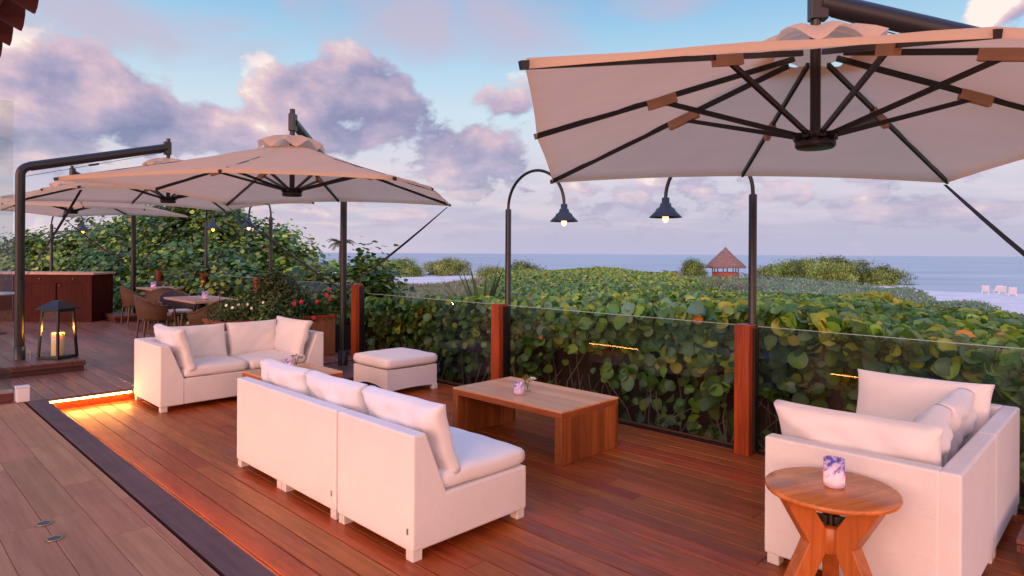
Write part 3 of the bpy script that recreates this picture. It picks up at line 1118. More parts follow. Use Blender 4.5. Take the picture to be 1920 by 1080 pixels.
def shrub(name, label, cat, loc, rx, ry, rz, n, tpl, s0, s1, pal, wts, group=None, seed=0, up=0.3, mat_='dune_leaf', stems=5, clump=40, cr=0.30, zc=0.42, crown='crown'):
    """bush or low tree crown built of leaf clumps on stems; loc = foot"""
    r = np.random.default_rng(seed)
    t = thing(name, label, cat, loc, 0, group)
    nc = max(6, n // clump)
    # clump centres in a shell of the ellipsoid, upper part fuller
    u = r.normal(size=(nc, 3))
    u /= np.linalg.norm(u, axis=1, keepdims=True)
    u[:, 2] = np.where(u[:, 2] < -0.5, -u[:, 2], u[:, 2])
    rad = r.uniform(0.45, 1.0, nc) ** 0.5
    rad *= 1 + 0.26 * np.sin(u[:, 0] * 5 + seed) + 0.12 * np.sin(u[:, 1] * 7 + seed * 2)
    ctr = u * rad[:, None] * np.array([rx, ry, rz * (1 - zc)]) + np.array([0, 0, rz * zc])
    ci = r.integers(0, nc, n)
    off = r.normal(size=(n, 3)) * cr * np.array([1, 1, 0.75])
    pos = ctr[ci] + off
    pos[:, 2] = np.maximum(pos[:, 2], 0.05)
    out = pos - np.array([0, 0, rz * 0.4])
    nr = out / (np.linalg.norm(out, axis=1, keepdims=True) + 1e-6) * 0.9 + r.normal(0, 0.38, (n, 3))
    nr[:, 2] += 0.35
    al = out * up / max(rx, 0.5) + r.normal(0, 0.5, (n, 3))
    al[:, 2] += up
    ctone = np.clip(1 + r.normal(0, 0.33, (nc, 1)), 0.4, 1.8)
    cols = np.clip(pick_cols(r, n, pal, wts) * ctone[ci], 0.004, 0.9)
    o = np_mesh(crown, *leaf_arrays(tpl, pos, nr, r.uniform(s0, s1, n), cols, r, al), mat_, parent=t)
    mb = MB()
    rr = random.Random(seed)
    for k in range(stems):
        c = Vector(ctr[rr.randrange(nc)])
        b0 = Vector((rr.gauss(0, 0.05 * rx), rr.gauss(0, 0.05 * ry), -0.25))
        mid = b0.lerp(c, 0.5) + Vector((rr.gauss(0, 0.08 * rx), rr.gauss(0, 0.08 * ry), 0.1 * rz))
        r0 = 0.012 + 0.016 * rz
        mb.tube([b0, b0.lerp(mid, 0.5) + Vector((0, 0, 0.03 * rz)), mid, mid.lerp(c, 0.6), c], [r0, r0 * 0.85, r0 * 0.65, r0 * 0.45, r0 * 0.2], 6, cap=False)
    mb.build('trunk', 'bark', t, fix=False)
    return t


def at_px(px, d, z=None):
    xc = (px - 960) / FPX * d
    x, y = cw(xc, d)
    if z is None:
        z = float(terrain_z(np.array([xc]), np.array([d]))[0])
    return (x, y, z)


TREE_PAL = [(0.042, 0.098, 0.018), (0.085, 0.185, 0.025), (0.165, 0.300, 0.034), (0.33, 0.42, 0.045), (0.38, 0.33, 0.045), (0.26, 0.14, 0.04)]
TW = [3, 3.0, 2.2, 1.4, 0.3, 0.12]
TG = 'sea grape trees beyond the dining deck'


def tree(px, d, rx, ry, top, label, n, seed, w=TW):
    n = int(n * 2.2)
    x, y, z = at_px(px, d, -0.9)
    return shrub('sea_grape_tree', label, 'tree', (x, y, z), rx, ry, top + 0.9, n, ROUND_LEAF, 0.036, 0.076, TREE_PAL, w, TG, seed, 0.1, 'sea_grape_leaf', 11, 60, 0.20)


tree(375, 19.0, 1.75, 2.2, 3.2, 'tallest sea grape tree, its crown rising between the two far lamp posts', 9500, 1)
tree(290, 20.5, 2.3, 2.3, 2.65, 'sea grape tree behind the dining tables, just left of the tallest one', 7500, 2)
tree(215, 21.5, 2.1, 2.1, 2.25, 'sea grape tree behind the lamp with the lit bulb under the farthest umbrella', 6500, 3)
tree(130, 22.0, 2.3, 2.1, 1.85, 'low yellowish sea grape tree right behind the wooden bar', 6500, 4, [2, 3, 3, 2, 0.7, 0.2])
tree(30, 23.0, 2.4, 2.2, 2.05, 'dark sea grape tree at the left edge behind the glass screen', 6000, 5, [4, 3, 1, 0.4, 0.1, 0.1])
tree(-60, 24.0, 2.4, 2.2, 2.0, 'sea grape tree mostly hidden behind the clear glass screen', 4000, 15, [4, 3, 1, 0.4, 0.1, 0.1])
tree(478, 17.5, 1.35, 1.6, 2.15, 'sea grape tree sloping down behind the far lamp post nearest the planter', 6500, 6)
tree(555, 16.0, 1.05, 1.2, 1.40, 'short sea grape tree behind the planter of red hibiscus', 4500, 7)
tree(345, 16.8, 1.9, 1.6, 1.45, 'bushy sea grape tree filling the view through the far glass rail', 6000, 8)
tree(230, 18.3, 1.9, 1.6, 1.3, 'dark leaved sea grape tree beside the right end of the bar', 5500, 9, [5, 3, 1, 0.4, 0.1, 0.1])
tree(450, 14.6, 1.4, 1.2, 1.25, 'loose sea grape tree behind the glass rail by the low planter flowers', 4500, 10)
tree(615, 14.0, 0.95, 0.9, 1.35, 'bright green young sea grape tree left of the thick umbrella mast', 3200, 11, [1, 2, 3, 2, 0.4, 0.1])
tree(690, 13.2, 0.55, 0.55, 1.40, 'slim leafy sea grape tree standing just right of the thick umbrella mast', 1500, 12, [2, 3, 3, 1, 0.2, 0.1])

DB = 'separate bushes on the dune'
OL = [(0.17, 0.250, 0.055), (0.24, 0.310, 0.070), (0.11, 0.185, 0.040), (0.35, 0.36, 0.12)]
for (px, d, rx, ry, h, lab, n, sd, w) in [
    (735, 74, 3.3, 2.5, 1.75, 'dome shaped dune bush on white sand right of the thick umbrella mast', 5000, 61, [3, 3, 2, 1]),
    (765, 70, 1.6, 1.3, 0.95, 'small bright green bush leaning against the dome shaped dune bush', 1800, 62, [1, 3, 1, 0.4]),
    (838, 74, 3.0, 2.4, 1.65, 'feathery yellow tipped dune bush right of the sandy gap', 4800, 63, [2, 3, 1, 3]),
    (618, 100, 2.8, 2.0, 2.1, 'far dune bush seen left of the thick umbrella mast', 2500, 64, [2, 3, 1, 2]),
    (985, 60, 1.9, 1.5, 1.55, 'dark dune bush just right of the straight lamp pole behind the second rail post', 2600, 65, [3, 1, 3, 0.3]),
    (1300, 63, 1.2, 1.0, 1.75, 'round olive bush standing left of the thatched hut', 2200, 66, [3, 2, 3, 0.5]),
    (1458, 58, 2.4, 1.8, 1.35, 'left, lowest hump of the bushes right of the thatched hut', 3600, 67, [2, 2, 2, 0.4]),
    (1510, 56, 2.9, 2.1, 2.0, 'dark green bush between the low hump and the biggest bush right of the hut', 4800, 68, [3, 2, 3, 0.6]),
    (1572, 54, 3.0, 2.2, 2.0, 'biggest rounded green bush in the row right of the thatched hut', 5200, 69, [3, 3, 2, 0.8]),
    (1650, 54, 2.2, 1.8, 1.25, 'low bush tapering off at the sea end of the row right of the hut', 3200, 70, [3, 2, 2, 1]),
    (775, 19, 1.05, 0.9, 1.05, 'round rusty green bush in front of the sand patch', 2600, 71, [3, 2, 2, 0.8]),
    (925, 62, 2.0, 1.6, 1.1, 'low pale dune bush between the spiky palm and the feathery bush', 2200, 72, [1, 2, 1, 2])]:
    fine = 0.055 if d > 40 else 0.03
    shrub('dune_bush', lab, 'bush', at_px(px, d), rx, ry, h, int(n * 2.6), SPRIG, fine, fine * 2.1, OL, w, DB, sd, 0.9, 'dune_leaf', 5, 60, 0.24 if d > 40 else 0.13, 0.30)
# bare grey twigs by the sand
t = thing('bare_shrub', 'leafless grey shrub of fine twigs just left of the round rusty green bush', 'shrub', at_px(722, 17))
mb = MB()
rr = random.Random(5)
for i in range(90):
    p = Vector((rr.gauss(0, 0.3), rr.gauss(0, 0.3), 0))
    q = p + Vector((rr.gauss(0, 0.35), rr.gauss(0, 0.35), rr.uniform(0.6, 1.25)))
    m_ = p.lerp(q, 0.5) + Vector((rr.gauss(0, 0.1), rr.gauss(0, 0.1), 0.1))
    mb.tube([p, m_, q], [0.012, 0.008, 0.003], 4, cap=False)
MATS['grey_twig'] = MATS['twig'].copy()
m_plain('grey_twig', (0.22, 0.20, 0.21), 0.9)
mb.build('twigs', 'grey_twig', t, fix=False)


def frond_plant(name, label, cat, loc, trunk_h, n, length, droop, width, pal, seed, lean=0.0, leaflets=True, rise=0.6, group=None, part='frond'):
    """palm: a slim trunk with separate arching fronds"""
    r = np.random.default_rng(seed)
    t = thing(name, label, cat, loc, r.uniform(0, 6), group)
    if trunk_h > 0:
        mb = MB()
        pts = [Vector((lean * (k / 6) ** 2, 0, trunk_h * k / 6)) for k in range(7)]
        mb.tube(pts, [0.13 - 0.05 * k / 6 for k in range(7)], 8, cap=False)
        mb.build('trunk', 'bark', t, fix=False)
    top = np.array([lean, 0, trunk_h])
    for i in range(n):
        a = 2 * PI * i / n + r.normal(0, 0.25)
        e = r.uniform(-0.2, 1.0) * rise + 0.25
        L = length * r.uniform(0.8, 1.15)
        m = 9
        mid = []
        pos = top.copy()
        for k in range(m):
            mid.append(pos.copy())
            ee = e - droop * (k / m) ** 1.3
            pos = pos + np.array([math.cos(a) * math.cos(ee), math.sin(a) * math.cos(ee), math.sin(ee)]) * L / (m - 1)
        mid = np.array(mid)
        parts = []
        side = np.array([-math.sin(a), math.cos(a), 0])
        if leaflets:
            P, A, S, Nn = [], [], [], []
            for k in range(1, m - 1):
                for f in (0.0, 0.33, 0.66):
                    p = mid[k] * (1 - f) + mid[k + 1] * f
                    tang = (mid[k + 1] - mid[k]) / np.linalg.norm(mid[k + 1] - mid[k])
                    taper = math.sin(PI * min(1, (k + f) / (m - 0.5)) ** 0.7)
                    for s in (-1, 1):
                        dirn = side * s * 0.9 + tang * 0.55 + np.array([0, 0, -0.35 + r.normal(0, 0.12)])
                        dirn /= np.linalg.norm(dirn)
                        ll = width * (0.35 + 0.65 * taper)
                        P.append(p + dirn * ll * 0.5)
                        A.append(dirn)
                        S.append(ll * 0.5)
                        Nn.append(np.cross(dirn, tang) * s)
            nn = len(P)
            parts.append(leaf_arrays(BLADE, np.array(P), np.array(Nn), np.array(S), pick_cols(r, nn, pal, [1] * len(pal)), r, np.array(A)))
        else:
            # one stiff sword leaf
            V = []
            for k in range(m):
                w = width * (0.6 + 0.4 * math.sin(PI * (k / (m - 1)) ** 0.6)) * (1 - (k / (m - 1)) ** 3)
                V += [mid[k] - side * w / 2, mid[k] + np.array([0, 0, -w * 0.25]), mid[k] + side * w / 2]
            fl, ct = [], []
            for k in range(m - 1):
                for j in (0, 1):
                    q = k * 3 + j
                    fl += [q, q + 1, q + 4, q + 3]
                    ct.append(4)
            c = pick_cols(r, 1, pal, [1] * len(pal))
            parts.append((np.array(V), np.array(fl), np.array(ct), np.repeat(c, len(V), 0)))
        np_mesh(part, *join_arrays(parts), 'dune_leaf' if leaflets else 'small_leaf', parent=t)
    return t


PALM = [(0.10, 0.115, 0.035), (0.075, 0.095, 0.03), (0.15, 0.14, 0.05)]
frond_plant('palm_tree', 'slender coconut palm on the shore behind the thick umbrella mast', 'palm', at_px(636, 62, -0.9), 3.45, 13, 1.6, 1.9, 0.42, PALM, 3, 0.2)
frond_plant('palm_tree', 'dark palm whose fronds show behind the lit lamp at the farthest umbrella', 'palm', at_px(165, 27, -0.9), 3.1, 14, 1.15, 1.5, 0.42, PALM, 4, 0.1)
frond_plant('palm_tree', 'tiny orange tinted palm left of the olive bush beside the hut', 'palm', at_px(1262, 62, -0.9), 0.5, 12, 1.15, 0.9, 0.4, [(0.30, 0.16, 0.05), (0.22, 0.18, 0.05)], 5)
frond_plant('spiky_palm', 'tall spiky palm with upright sword leaves behind the second red rail post', 'palm', at_px(905, 10.0, 0.0), 0.25, 60, 1.30, 0.42, 0.085, [(0.085, 0.135, 0.04), (0.12, 0.16, 0.05), (0.06, 0.10, 0.035)], 6, 0, False, 1.15, part='sword_leaf')
frond_plant('spiky_palm', 'small spiky palm standing in the leaves left of the right lamp pole', 'palm', at_px(1330, 11.5, 0.62), 0.12, 26, 0.72, 0.5, 0.035, [(0.14, 0.19, 0.045), (0.10, 0.15, 0.04)], 7, 0, False, 1.15, part='sword_leaf')

# ---------------- thatched hut, beach chairs
hx, hy, hz = at_px(1360, 64.5, -0.58)
hut = thing('beach_hut', 'small round beach hut with conical thatched roof and orange wooden parapet', 'hut', (hx, hy, hz), 0.3)
mb = MB()
prof = []
for k in range(9):
    f = k / 8
    prof.append((1.92 * (1 - f) ** 1.12 + 0.05, 1.05 + 1.92 * f ** 0.92))
mb.lathe([(1.70, 0.98), (1.93, 0.93)] + prof, 22, closed_top=True)
o = mb.build('thatch_roof', 'thatch', hut)
rr = random.Random(8)
for v in o.data.vertices:
    v.co.z += rr.uniform(-0.05, 0.05)
    v.co.x *= 1 + rr.uniform(-0.02, 0.02)
mb = MB()
mb.lathe([(1.30, -0.4), (1.30, 0.52), (1.22, 0.52), (1.22, -0.4)], 8)
mb.build('parapet', 'hut_wood', hut)
for k in range(8):
    a = 2 * PI * k / 8
    mb = MB()
    mb.tube([(1.24 * math.cos(a), 1.24 * math.sin(a), -0.4), (1.24 * math.cos(a), 1.24 * math.sin(a), 1.15)], 0.05, 6)
    mb.build('post', 'bark', hut)


def beach_chair(label, px, d, rz):
    xc = (px - 960) / FPX * d
    x, y = cw(xc, d)
    t = thing('beach_lounger', label, 'lounger', (x, y, float(terrain_z(np.array([xc]), np.array([d]))[0])), rz, 'white loungers on the beach')
    m = MB()
    m.prism([(0, 0.34), (0.05, 0.32), (-0.42, 1.00), (-0.47, 0.97)], 'x', -0.36, 0.36, 0.015)
    m.build('backrest', 'white_paint', t)
    m = MB()
    m.box(-0.36, 0.36, 0.0, 1.35, 0.30, 0.36, 0.015)
    m.build('seat', 'white_paint', t)
    for sx in (-0.33, 0.33):
        for yy in (0.08, 1.25):
            m = MB()
            m.bar((sx, yy, -0.1), (sx, yy, 0.30), 0.06, 0.06)
            m.build('leg', 'white_paint', t)
    return t


bz = -HEAD - 0.62
beach_chair('leftmost white lounger on the far beach, set a little apart', 1848, 75, bz)
beach_chair('white lounger standing half behind another one on the beach', 1870, 80, bz + 0.5)
beach_chair('white lounger on the beach between the half hidden and the lowest one', 1880, 74, bz)
beach_chair('lowest white lounger on the beach, nearest the right edge', 1899, 71, bz)

# ================================================================== GLASS RAILS
def rail(label, name, posts, zb, hp, hg, gx, ends, cap_z=0.0):
    t = thing(name, label, 'railing', (gx, posts[0], zb))
    for y in posts:
        m = MB()
        m.box(-0.115, 0.015, y - posts[0] - 0.065, y - posts[0] + 0.065, -0.02, hp, 0.008)
        p = m.build('post', 'red_post', t)
        for sy in (-1, 1):  # black strips added to draw the dark, shaded side of the post
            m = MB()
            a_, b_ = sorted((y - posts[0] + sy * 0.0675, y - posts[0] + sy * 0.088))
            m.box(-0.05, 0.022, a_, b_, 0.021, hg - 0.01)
            m.build('black_bar', 'black_steel', p)
    e = [ends[0]] + list(posts) + [ends[1]]
    for a, b in zip(e[:-1], e[1:]):
        if b - a < 0.3:
            continue
        a2, b2 = a - posts[0] + 0.090, b - posts[0] - 0.090
        m = MB()
        m.add([(0.0, a2, 0.02), (0.0, b2, 0.02), (0.0, b2, hg), (0.0, a2, hg)], [(0, 1, 2, 3)])
        g = m.build('glass_pane', 'pane_glass', t)
        m = MB()
        m.box(-0.006, 0.006, a2, b2, hg + 0.001, hg + 0.006)
        m.build('edge', 'glass_edge', g)
        m = MB()
        m.box(-0.02, 0.02, a2, b2, -0.02, 0.018)
        m.build('channel', 'black_steel', t)
    return t


m_plain('glass_edge', (0.30, 0.38, 0.36), 0.25, var=0.1)
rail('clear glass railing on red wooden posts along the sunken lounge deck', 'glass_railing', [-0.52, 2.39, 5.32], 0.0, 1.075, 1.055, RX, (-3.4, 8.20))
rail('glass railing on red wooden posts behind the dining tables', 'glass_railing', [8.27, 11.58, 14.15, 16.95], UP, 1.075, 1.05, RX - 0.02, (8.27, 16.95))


# ================================================================== LAMP POSTS
def lamp_post(label):
    t = thing('lamp_post', label, 'lamp post', (0, 0, 0), 0, 'gooseneck lamp posts along the rail')
    m = MB()
    m.lathe([(0.034, -0.3), (0.034, 2.155), (0.030, 2.165), (0.02, 2.165)], 14)
    m.lathe([(0.06, -0.02), (0.06, 0.012), (0.034, 0.014)], 14)
    m.build('pole', 'black_steel', t)
    m = MB()
    pts = [(0, 0, 2.1), (0, 0, 2.18)]
    ra = 0.42
    for k in range(1, 25):
        a = PI * k / 24
        pts.append((0, ra - ra * math.cos(a), 2.18 + 0.40 * math.sin(a)))
    pts.append((0, 2 * ra, 2.14))
    m.tube(pts, 0.0165, 10)
    m.build('gooseneck', 'black_steel', t)
    m = MB()
    off = Matrix.Translation((0, 2 * ra, 2.0))
    m.lathe([(0.026, 0.185), (0.036, 0.18), (0.036, 0.135), (0.05, 0.13), (0.055, 0.10), (0.088, 0.075), (0.096, 0.055), (0.150, 0.003), (0.150, -0.004),
             (0.143, 0.0), (0.092, 0.048), (0.05, 0.06), (0.03, 0.09)], 26, M=off)
    sh = m.build('lamp_shade', 'shade_black', t)
    m = MB()
    m.lathe([(0.003, -0.052), (0.016, -0.046), (0.026, -0.028), (0.029, -0.008), (0.025, 0.015), (0.016, 0.04), (0.014, 0.07)], 14, M=off)
    b = m.build('bulb', 'bulb_light', t)
    return t


lp = lamp_post('tall lamp post by the second rail post, its lamp hanging on the right')
LPS = [(5.345, 5.30, 0.0, PI, None),
       (5.345, 2.385, 0.0, 0.0, 'nearest lamp post with a thick pole at the right, its lamp hanging on the left'),
       (5.345, 11.38, UP, 0.05, 'far lamp post with its lamp on the left, beside the sloping tree crown'),
       (5.345, 14.45, UP, PI - 0.2, 'far lamp post with an orange glowing lamp in front of the tallest tree'),
       (3.35, 18.65, UP, PI + 0.62, 'farthest lamp post behind the wooden bar, its lamp below the farthest umbrella')]
for i, (x, y, z, rz, lab) in enumerate(LPS):
    o = lp if i == 0 else copy_tree(lp)
    o.location = (x, y, z)
    o.rotation_euler = (0, 0, rz)
    if lab:
        o['label'] = lab
    if i >= 3:
        for ch in [c for c in COL.objects if c.parent == o and c.name.startswith('bulb')]:
            ch.data = ch.data.copy()
            ch.data.materials[0] = MATS['bulb_warm']


# ================================================================== UMBRELLAS
def umbrella(label):
    t = thing('cantilever_umbrella', label, 'umbrella', (0, 0, 0), 0, 'square cantilever umbrellas')
    half, zc, zm, zt = 1.50, 2.255, 2.315, 2.80
    PX = 1.78
    # canopy: eight sectors between the ribs, sagging a little, with a vent hole and a hem
    r0 = 0.20
    ring = []
    dirs = [(1.03, 0), (1, 1), (0, 1.03), (-1, 1), (-1.03, 0), (-1, -1), (0, -1.03), (1, -1)]
    NS, NR = 8, 12

    def edge_pt(f):
        i = int(f) % 8
        a, b = dirs[i], dirs[(i + 1) % 8]
        g = f - int(f)
        x, y = a[0] * (1 - g) + b[0] * g, a[1] * (1 - g) + b[1] * g
        za = zm if i % 2 == 0 else zc
        zb = zc if i % 2 == 0 else zm
        z = za * (1 - g) + zb * g
        sag = math.sin(PI * g)
        inw = 1 - 0.003 * sag
        return Vector((x * half * inw, y * half * inw, z + 0.012 * sag)), sag

    vs, fs = [], []
    nf = 8 * NS
    for j in range(NR + 1):
        q = j / NR
        for k in range(nf):
            e, sag = edge_pt(k / NS)
            rad = math.hypot(e.x, e.y)
            s0 = r0 / 1.5
            s = s0 + (1 - s0) * q
            z = zt + (e.z - zt) * s - 0.022 * sag * s * math.sin(PI * min(q * 0.9, 1)) - 0.02 * math.sin(PI * q)
            z += 0.004 * math.sin(k * 1.7 + j * 2.3)
            vs.append((e.x * s, e.y * s, z))
    for j in range(NR):
        for k in range(nf):
            a, b = j * nf + k, j * nf + (k + 1) % nf
            fs.append((a, a + nf, b + nf, b))
    # hem
    b0 = len(vs)
    for k in range(nf):
        e, sag = edge_pt(k / NS)
        vs.append((e.x * 1.001, e.y * 1.001, e.z - 0.035))
    for k in range(nf):
        a, b = NR * nf + k, NR * nf + (k + 1) % nf
        fs.append((a, b0 + k, b0 + (k + 1) % nf, b))
    m = MB()
    m.add(vs, fs, 0, True)
    cn = m.build('canopy', 'canopy', t)
    # vent: a little frilled cap over the hole
    vs, fs = [], []
    n = 64
    for j, (rr_, zz) in enumerate([(0.03, zt + 0.065), (0.11, zt + 0.06), (0.19, zt + 0.035), (0.27, zt - 0.01), (0.325, zt - 0.055)]):
        for k in range(n):
            a = 2 * PI * k / n
            sq = 1.0 / max(abs(math.cos(a)), abs(math.sin(a)))
            sq = 0.6 + 0.4 * sq
            fr = (j / 4) ** 1.5 * 0.040 * math.sin(a * 8 + 0.8)
            vs.append((rr_ * sq * math.cos(a), rr_ * sq * math.sin(a), zz + fr + 0.008))
    for j in range(4):
        for k in range(n):
            a, b = j * n + k, j * n + (k + 1) % n
            fs.append((a, a + n, b + n, b))
    m = MB()
    m.add(vs, fs, 0, True)
    m.build('vent_cap', 'canopy', t)
    # mast, hub, ribs and struts
    m = MB()
    m.tube([(0, 0, 2.27), (0, 0, 3.17)], 0.028, 12)
    m.build('mast', 'black_steel', t)
    m = MB()
    m.lathe([(0.02, 2.215), (0.095, 2.215), (0.105, 2.225), (0.105, 2.25), (0.085, 2.262), (0.05, 2.275), (0.03, 2.29)], 20, closed_bot=True)
    for k in range(8):
        a = PI * k / 4
        m.box(0.06, 0.115, -0.016, 0.016, 2.262, 2.30, M=Matrix.Rotation(a, 4, 'Z'))
    m.build('hub', 'black_steel', t)
    for k in range(8):
        e, _ = edge_pt(k)
        s = r0 / 1.5 * 0.55
        dn = Vector((0, 0, -0.048))
        a0 = Vector((e.x * s, e.y * s, zt + (e.z - zt) * s)) + dn
        a1 = Vector((e.x * 1.012, e.y * 1.012, e.z - 0.01)) + dn * 0.35
        m = MB()
        m.bar(a0, a1, 0.018, 0.030)
        rb = m.build('rib', 'black_steel', t)
        fj = 0.50 if k % 2 == 0 else 0.36
        jp = a0.lerp(a1, fj) + Vector((0, 0, -0.018))
        hd = Vector((e.x, e.y, 0)).normalized()
        m = MB()
        m.bar(hd * 0.09 + Vector((0, 0, 2.285)), jp, 0.018, 0.026)
        m.build('strut', 'black_steel', rb)
        # cloth sleeve round the joint
        m = MB()
        p0, p1 = a0.lerp(a1, fj - 0.055), a0.lerp(a1, fj + 0.055)
        m.bar(p0 + Vector((0, 0, -0.016)), p1 + Vector((0, 0, -0.016)), 0.034, 0.056)
        m.build('sleeve', 'canopy', rb)
    # pole, bent arm and crank gear
    m = MB()
    pts = [(PX, 0, 0.0), (PX, 0, 0.6), (PX, 0, 1.2), (PX, 0, 2.2), (PX, 0, 2.46)]
    for k in range(1, 7):
        a = k / 6 * R(80)
        pts.append((PX - 0.13 * (1 - math.cos(a)), 0, 2.46 + 0.13 * math.sin(a)))
    m.tube(pts, [0.055] * len(pts), 16, flat=(0.8, 1.0))
    m.build('pole', 'black_steel', t)
    m = MB()
    m.tube([(PX - 0.10, 0, 2.585), (0.03, 0, 3.03)], 0.062, 14, flat=(0.72, 1.0))
    m.box(-0.035, 0.06, -0.034, 0.034, 2.93, 3.12, 0.006)
    m.build('arm', 'black_steel', t)
    m = MB()
    m.tube([(PX - 0.05, 0, 2.45), (0.9, 0, 2.70), (0.08, 0, 2.95)], 0.0035, 5)
    m.tube([(1.02, 0, 2.667), (0.90, 0, 2.70)], 0.014, 8)
    m.build('cable', 'black_steel', t)
    m = MB()
    m.lathe([(0.15, 0.0), (0.15, 0.012), (0.07, 0.016)], 22, closed_bot=True, M=Matrix.Translation((PX, 0, 0.001)))
    m.lathe([(0.066, 0.012), (0.066, 0.26), (0.058, 0.265)], 16, M=Matrix.Translation((PX, 0, 0)))
    m.build('base_plate', 'black_steel', t)
    m = MB()
    m.tube([(PX - 0.10, 0.09, 0.01), (PX - 0.10, 0.09, 0.20)], 0.008, 6)
    m.build('lock_pin', 'steel', t)
    for s in (-1, 1):
        m = MB()
        a = Vector((half * 0.985, s * half * 0.985, zc - 0.05))
        b = Vector((PX - 0.03, s * 0.055, 1.12))
        sd = (b - a).cross(Vector((0, 0, 1))).normalized() * 0.014
        md = a.lerp(b, 0.5)
        rows = []
        for i in range(9):
            f = i / 8
            p = a.lerp(b, f) + Vector((0, 0, -0.03 * math.sin(PI * f)))
            tw = Matrix.Rotation(f * 2.2, 3, (b - a).normalized())
            rows.append((p + tw @ sd, p - tw @ sd))
        vs = [tuple(x) for rw in rows for x in rw]
        fs = [(2 * i, 2 * i + 1, 2 * i + 3, 2 * i + 2) for i in range(8)]
        nv = len(vs)
        up_ = (b - a).cross(sd).normalized() * 0.0025
        vs += [tuple(Vector(x) + up_) for x in vs]
        fs += [tuple(nv + i for i in reversed(f)) for f in fs]
        m.add(vs, fs, 0, False)
        m.build('strap', 'webbing', t)
    return t


m_plain('steel_dark', (0.10, 0.09, 0.09), 0.35, 0.6)
ub = umbrella('big beige square umbrella overhead on the right, its underside ribs in full view')
PXU = 1.78
UMB = [(3.70, 1.295, R(-51), 0.03, None),
       (3.385, 6.70, R(41), 0.05, 'beige square umbrella in the middle over the white sofas, mast behind it'),
       (3.30, 10.40, R(182), 0.16, 'umbrella hanging from the arm of the black pole at the far left'),
       (3.08, 15.30, R(38), 0.18, 'farthest, lowest looking umbrella standing near the wooden bar')]
for i, (x, y, rz, dz_, lab) in enumerate(UMB):
    o = ub if i == 0 else copy_tree(ub)
    o.location = (x, y, dz_)
    o.rotation_euler = (0, 0, rz)
    if i == 0:
        o.rotation_euler = (Matrix.Rotation(R(1.3), 3, Vector((-0.45, 0.89, 0))) @ Matrix.Rotation(rz, 3, 'Z')).to_euler()
    if lab:
        o['label'] = lab


def plinth(label, x0, x1, y0, y1, z0, z1, rot=0.0):
    cx_, cy_ = (x0 + x1) / 2, (y0 + y1) / 2
    t = thing('umbrella_plinth', label, 'plinth', (cx_, cy_, z0), rot, 'low wooden plinths carrying the umbrella masts')
    m = MB()
    w, l, h = (x1 - x0) / 2, (y1 - y0) / 2, z1 - z0
    n = max(4, int(round(2 * w / 0.142)))
    bw = 2 * w / n
    for k in range(n):
        m.box(-w + k * bw + 0.003, -w + (k + 1) * bw - 0.003, -l, l, h - 0.024, h, 0.002, seg=1)
    m.build('top_boards', 'plinth_top', t)
    m = MB()
    m.box(-w + 0.02, w - 0.02, -l + 0.02, l - 0.02, 0.0, h - 0.026)
    m.build('box', 'plinth_side', t)
    m = MB()
    for s in (-1, 1):
        m.box(-w, w, s * l - 0.012 * s - 0.009, s * l - 0.012 * s + 0.009, h - 0.065, h - 0.027)
        m.box(s * w - 0.012 * s - 0.009, s * w - 0.012 * s + 0.009, -l + 0.022, l - 0.022, h - 0.065, h - 0.027)
    m.build('edging', 'old_red', t)
    return t


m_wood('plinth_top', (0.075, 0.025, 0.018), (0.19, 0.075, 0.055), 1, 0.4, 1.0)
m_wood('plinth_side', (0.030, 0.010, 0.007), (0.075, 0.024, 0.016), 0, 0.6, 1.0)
m_wood('old_red', (0.06, 0.014, 0.010), (0.15, 0.038, 0.025), 0, 0.45, 1.0)
def polexy(i):
    x, y, rz, dz_, _ = UMB[i]
    return x + PXU * math.cos(rz), y + PXU * math.sin(rz)
plinth('low wooden plinth tucked behind the right white loveseat', 4.25, 5.13, -0.75, 0.48, 0.003, 0.18)
plinth('low wooden plinth between the ottoman and the planter under the thick mast', 4.15, 5.12, 6.98, 8.05, 0.003, 0.115)
plinth('dark wooden plinth at the far left carrying the candle lantern', 0.85, 2.12, 9.72, 10.90, UP + 0.003, 0.255)
plinth('wooden plinth beyond the dining tables by the right end of the bar', 3.95, 5.02, 15.75, 16.95, UP + 0.003, 0.26)


# ================================================================== SOFAS
PROF = [(0.0, 0.056), (0.88, 0.056), (0.88, 0.325), (0.235, 0.325), (0.088, 0.68), (0.0, 0.68)]   # (depth from the back, height)


def legs(t, pts):
    for x, y in pts:
        m = MB()
        m.box(x - 0.032, x + 0.032, y - 0.032, y + 0.032, 0.0, 0.058, 0.004)
        m.build('leg', 'white_foot', t)


def back_cushion(t, w, cx_, cy_, rot, seed, depth_back=0.0, h=0.45, thick=0.17, name='back_cushion', lean=16):
    h *= 0.92
    """cushion standing on the seat and leaning on the sloping back; back faces -y before rot"""
    m = MB()
    M = Matrix.Translation((cx_, cy_, 0)) @ Matrix.Rotation(rot, 4, 'Z') @ Matrix.Translation((0, 0.255, 0.604)) @ Matrix.Rotation(R(90 + lean), 4, 'X') @ Matrix.Rotation(0, 4, 'Y')
    cushion(w, h, thick, 0.46, 14, seed, 0.013, mb=m, M=M, knife=0.04)
    return m.build(name, 'white_cushion', t)


def seat_cushion(t, x0, x1, y0, y1, seed, z=0.383, h=0.125):
    m = MB()
    cushion(x1 - x0, y1 - y0, h, 0.22, 14, seed, 0.005, mb=m, M=Matrix.Translation(((x0 + x1) / 2, (y0 + y1) / 2, z)))
    return m.build('seat_cushion', 'white_cushion', t)


def care_tag(t, x, y, z):
    m = MB()
    m.box(x - 0.006, x + 0.006, y - 0.002, y + 0.001, z - 0.016, z + 0.016)
    m.build('care_tag', 'steel', t)


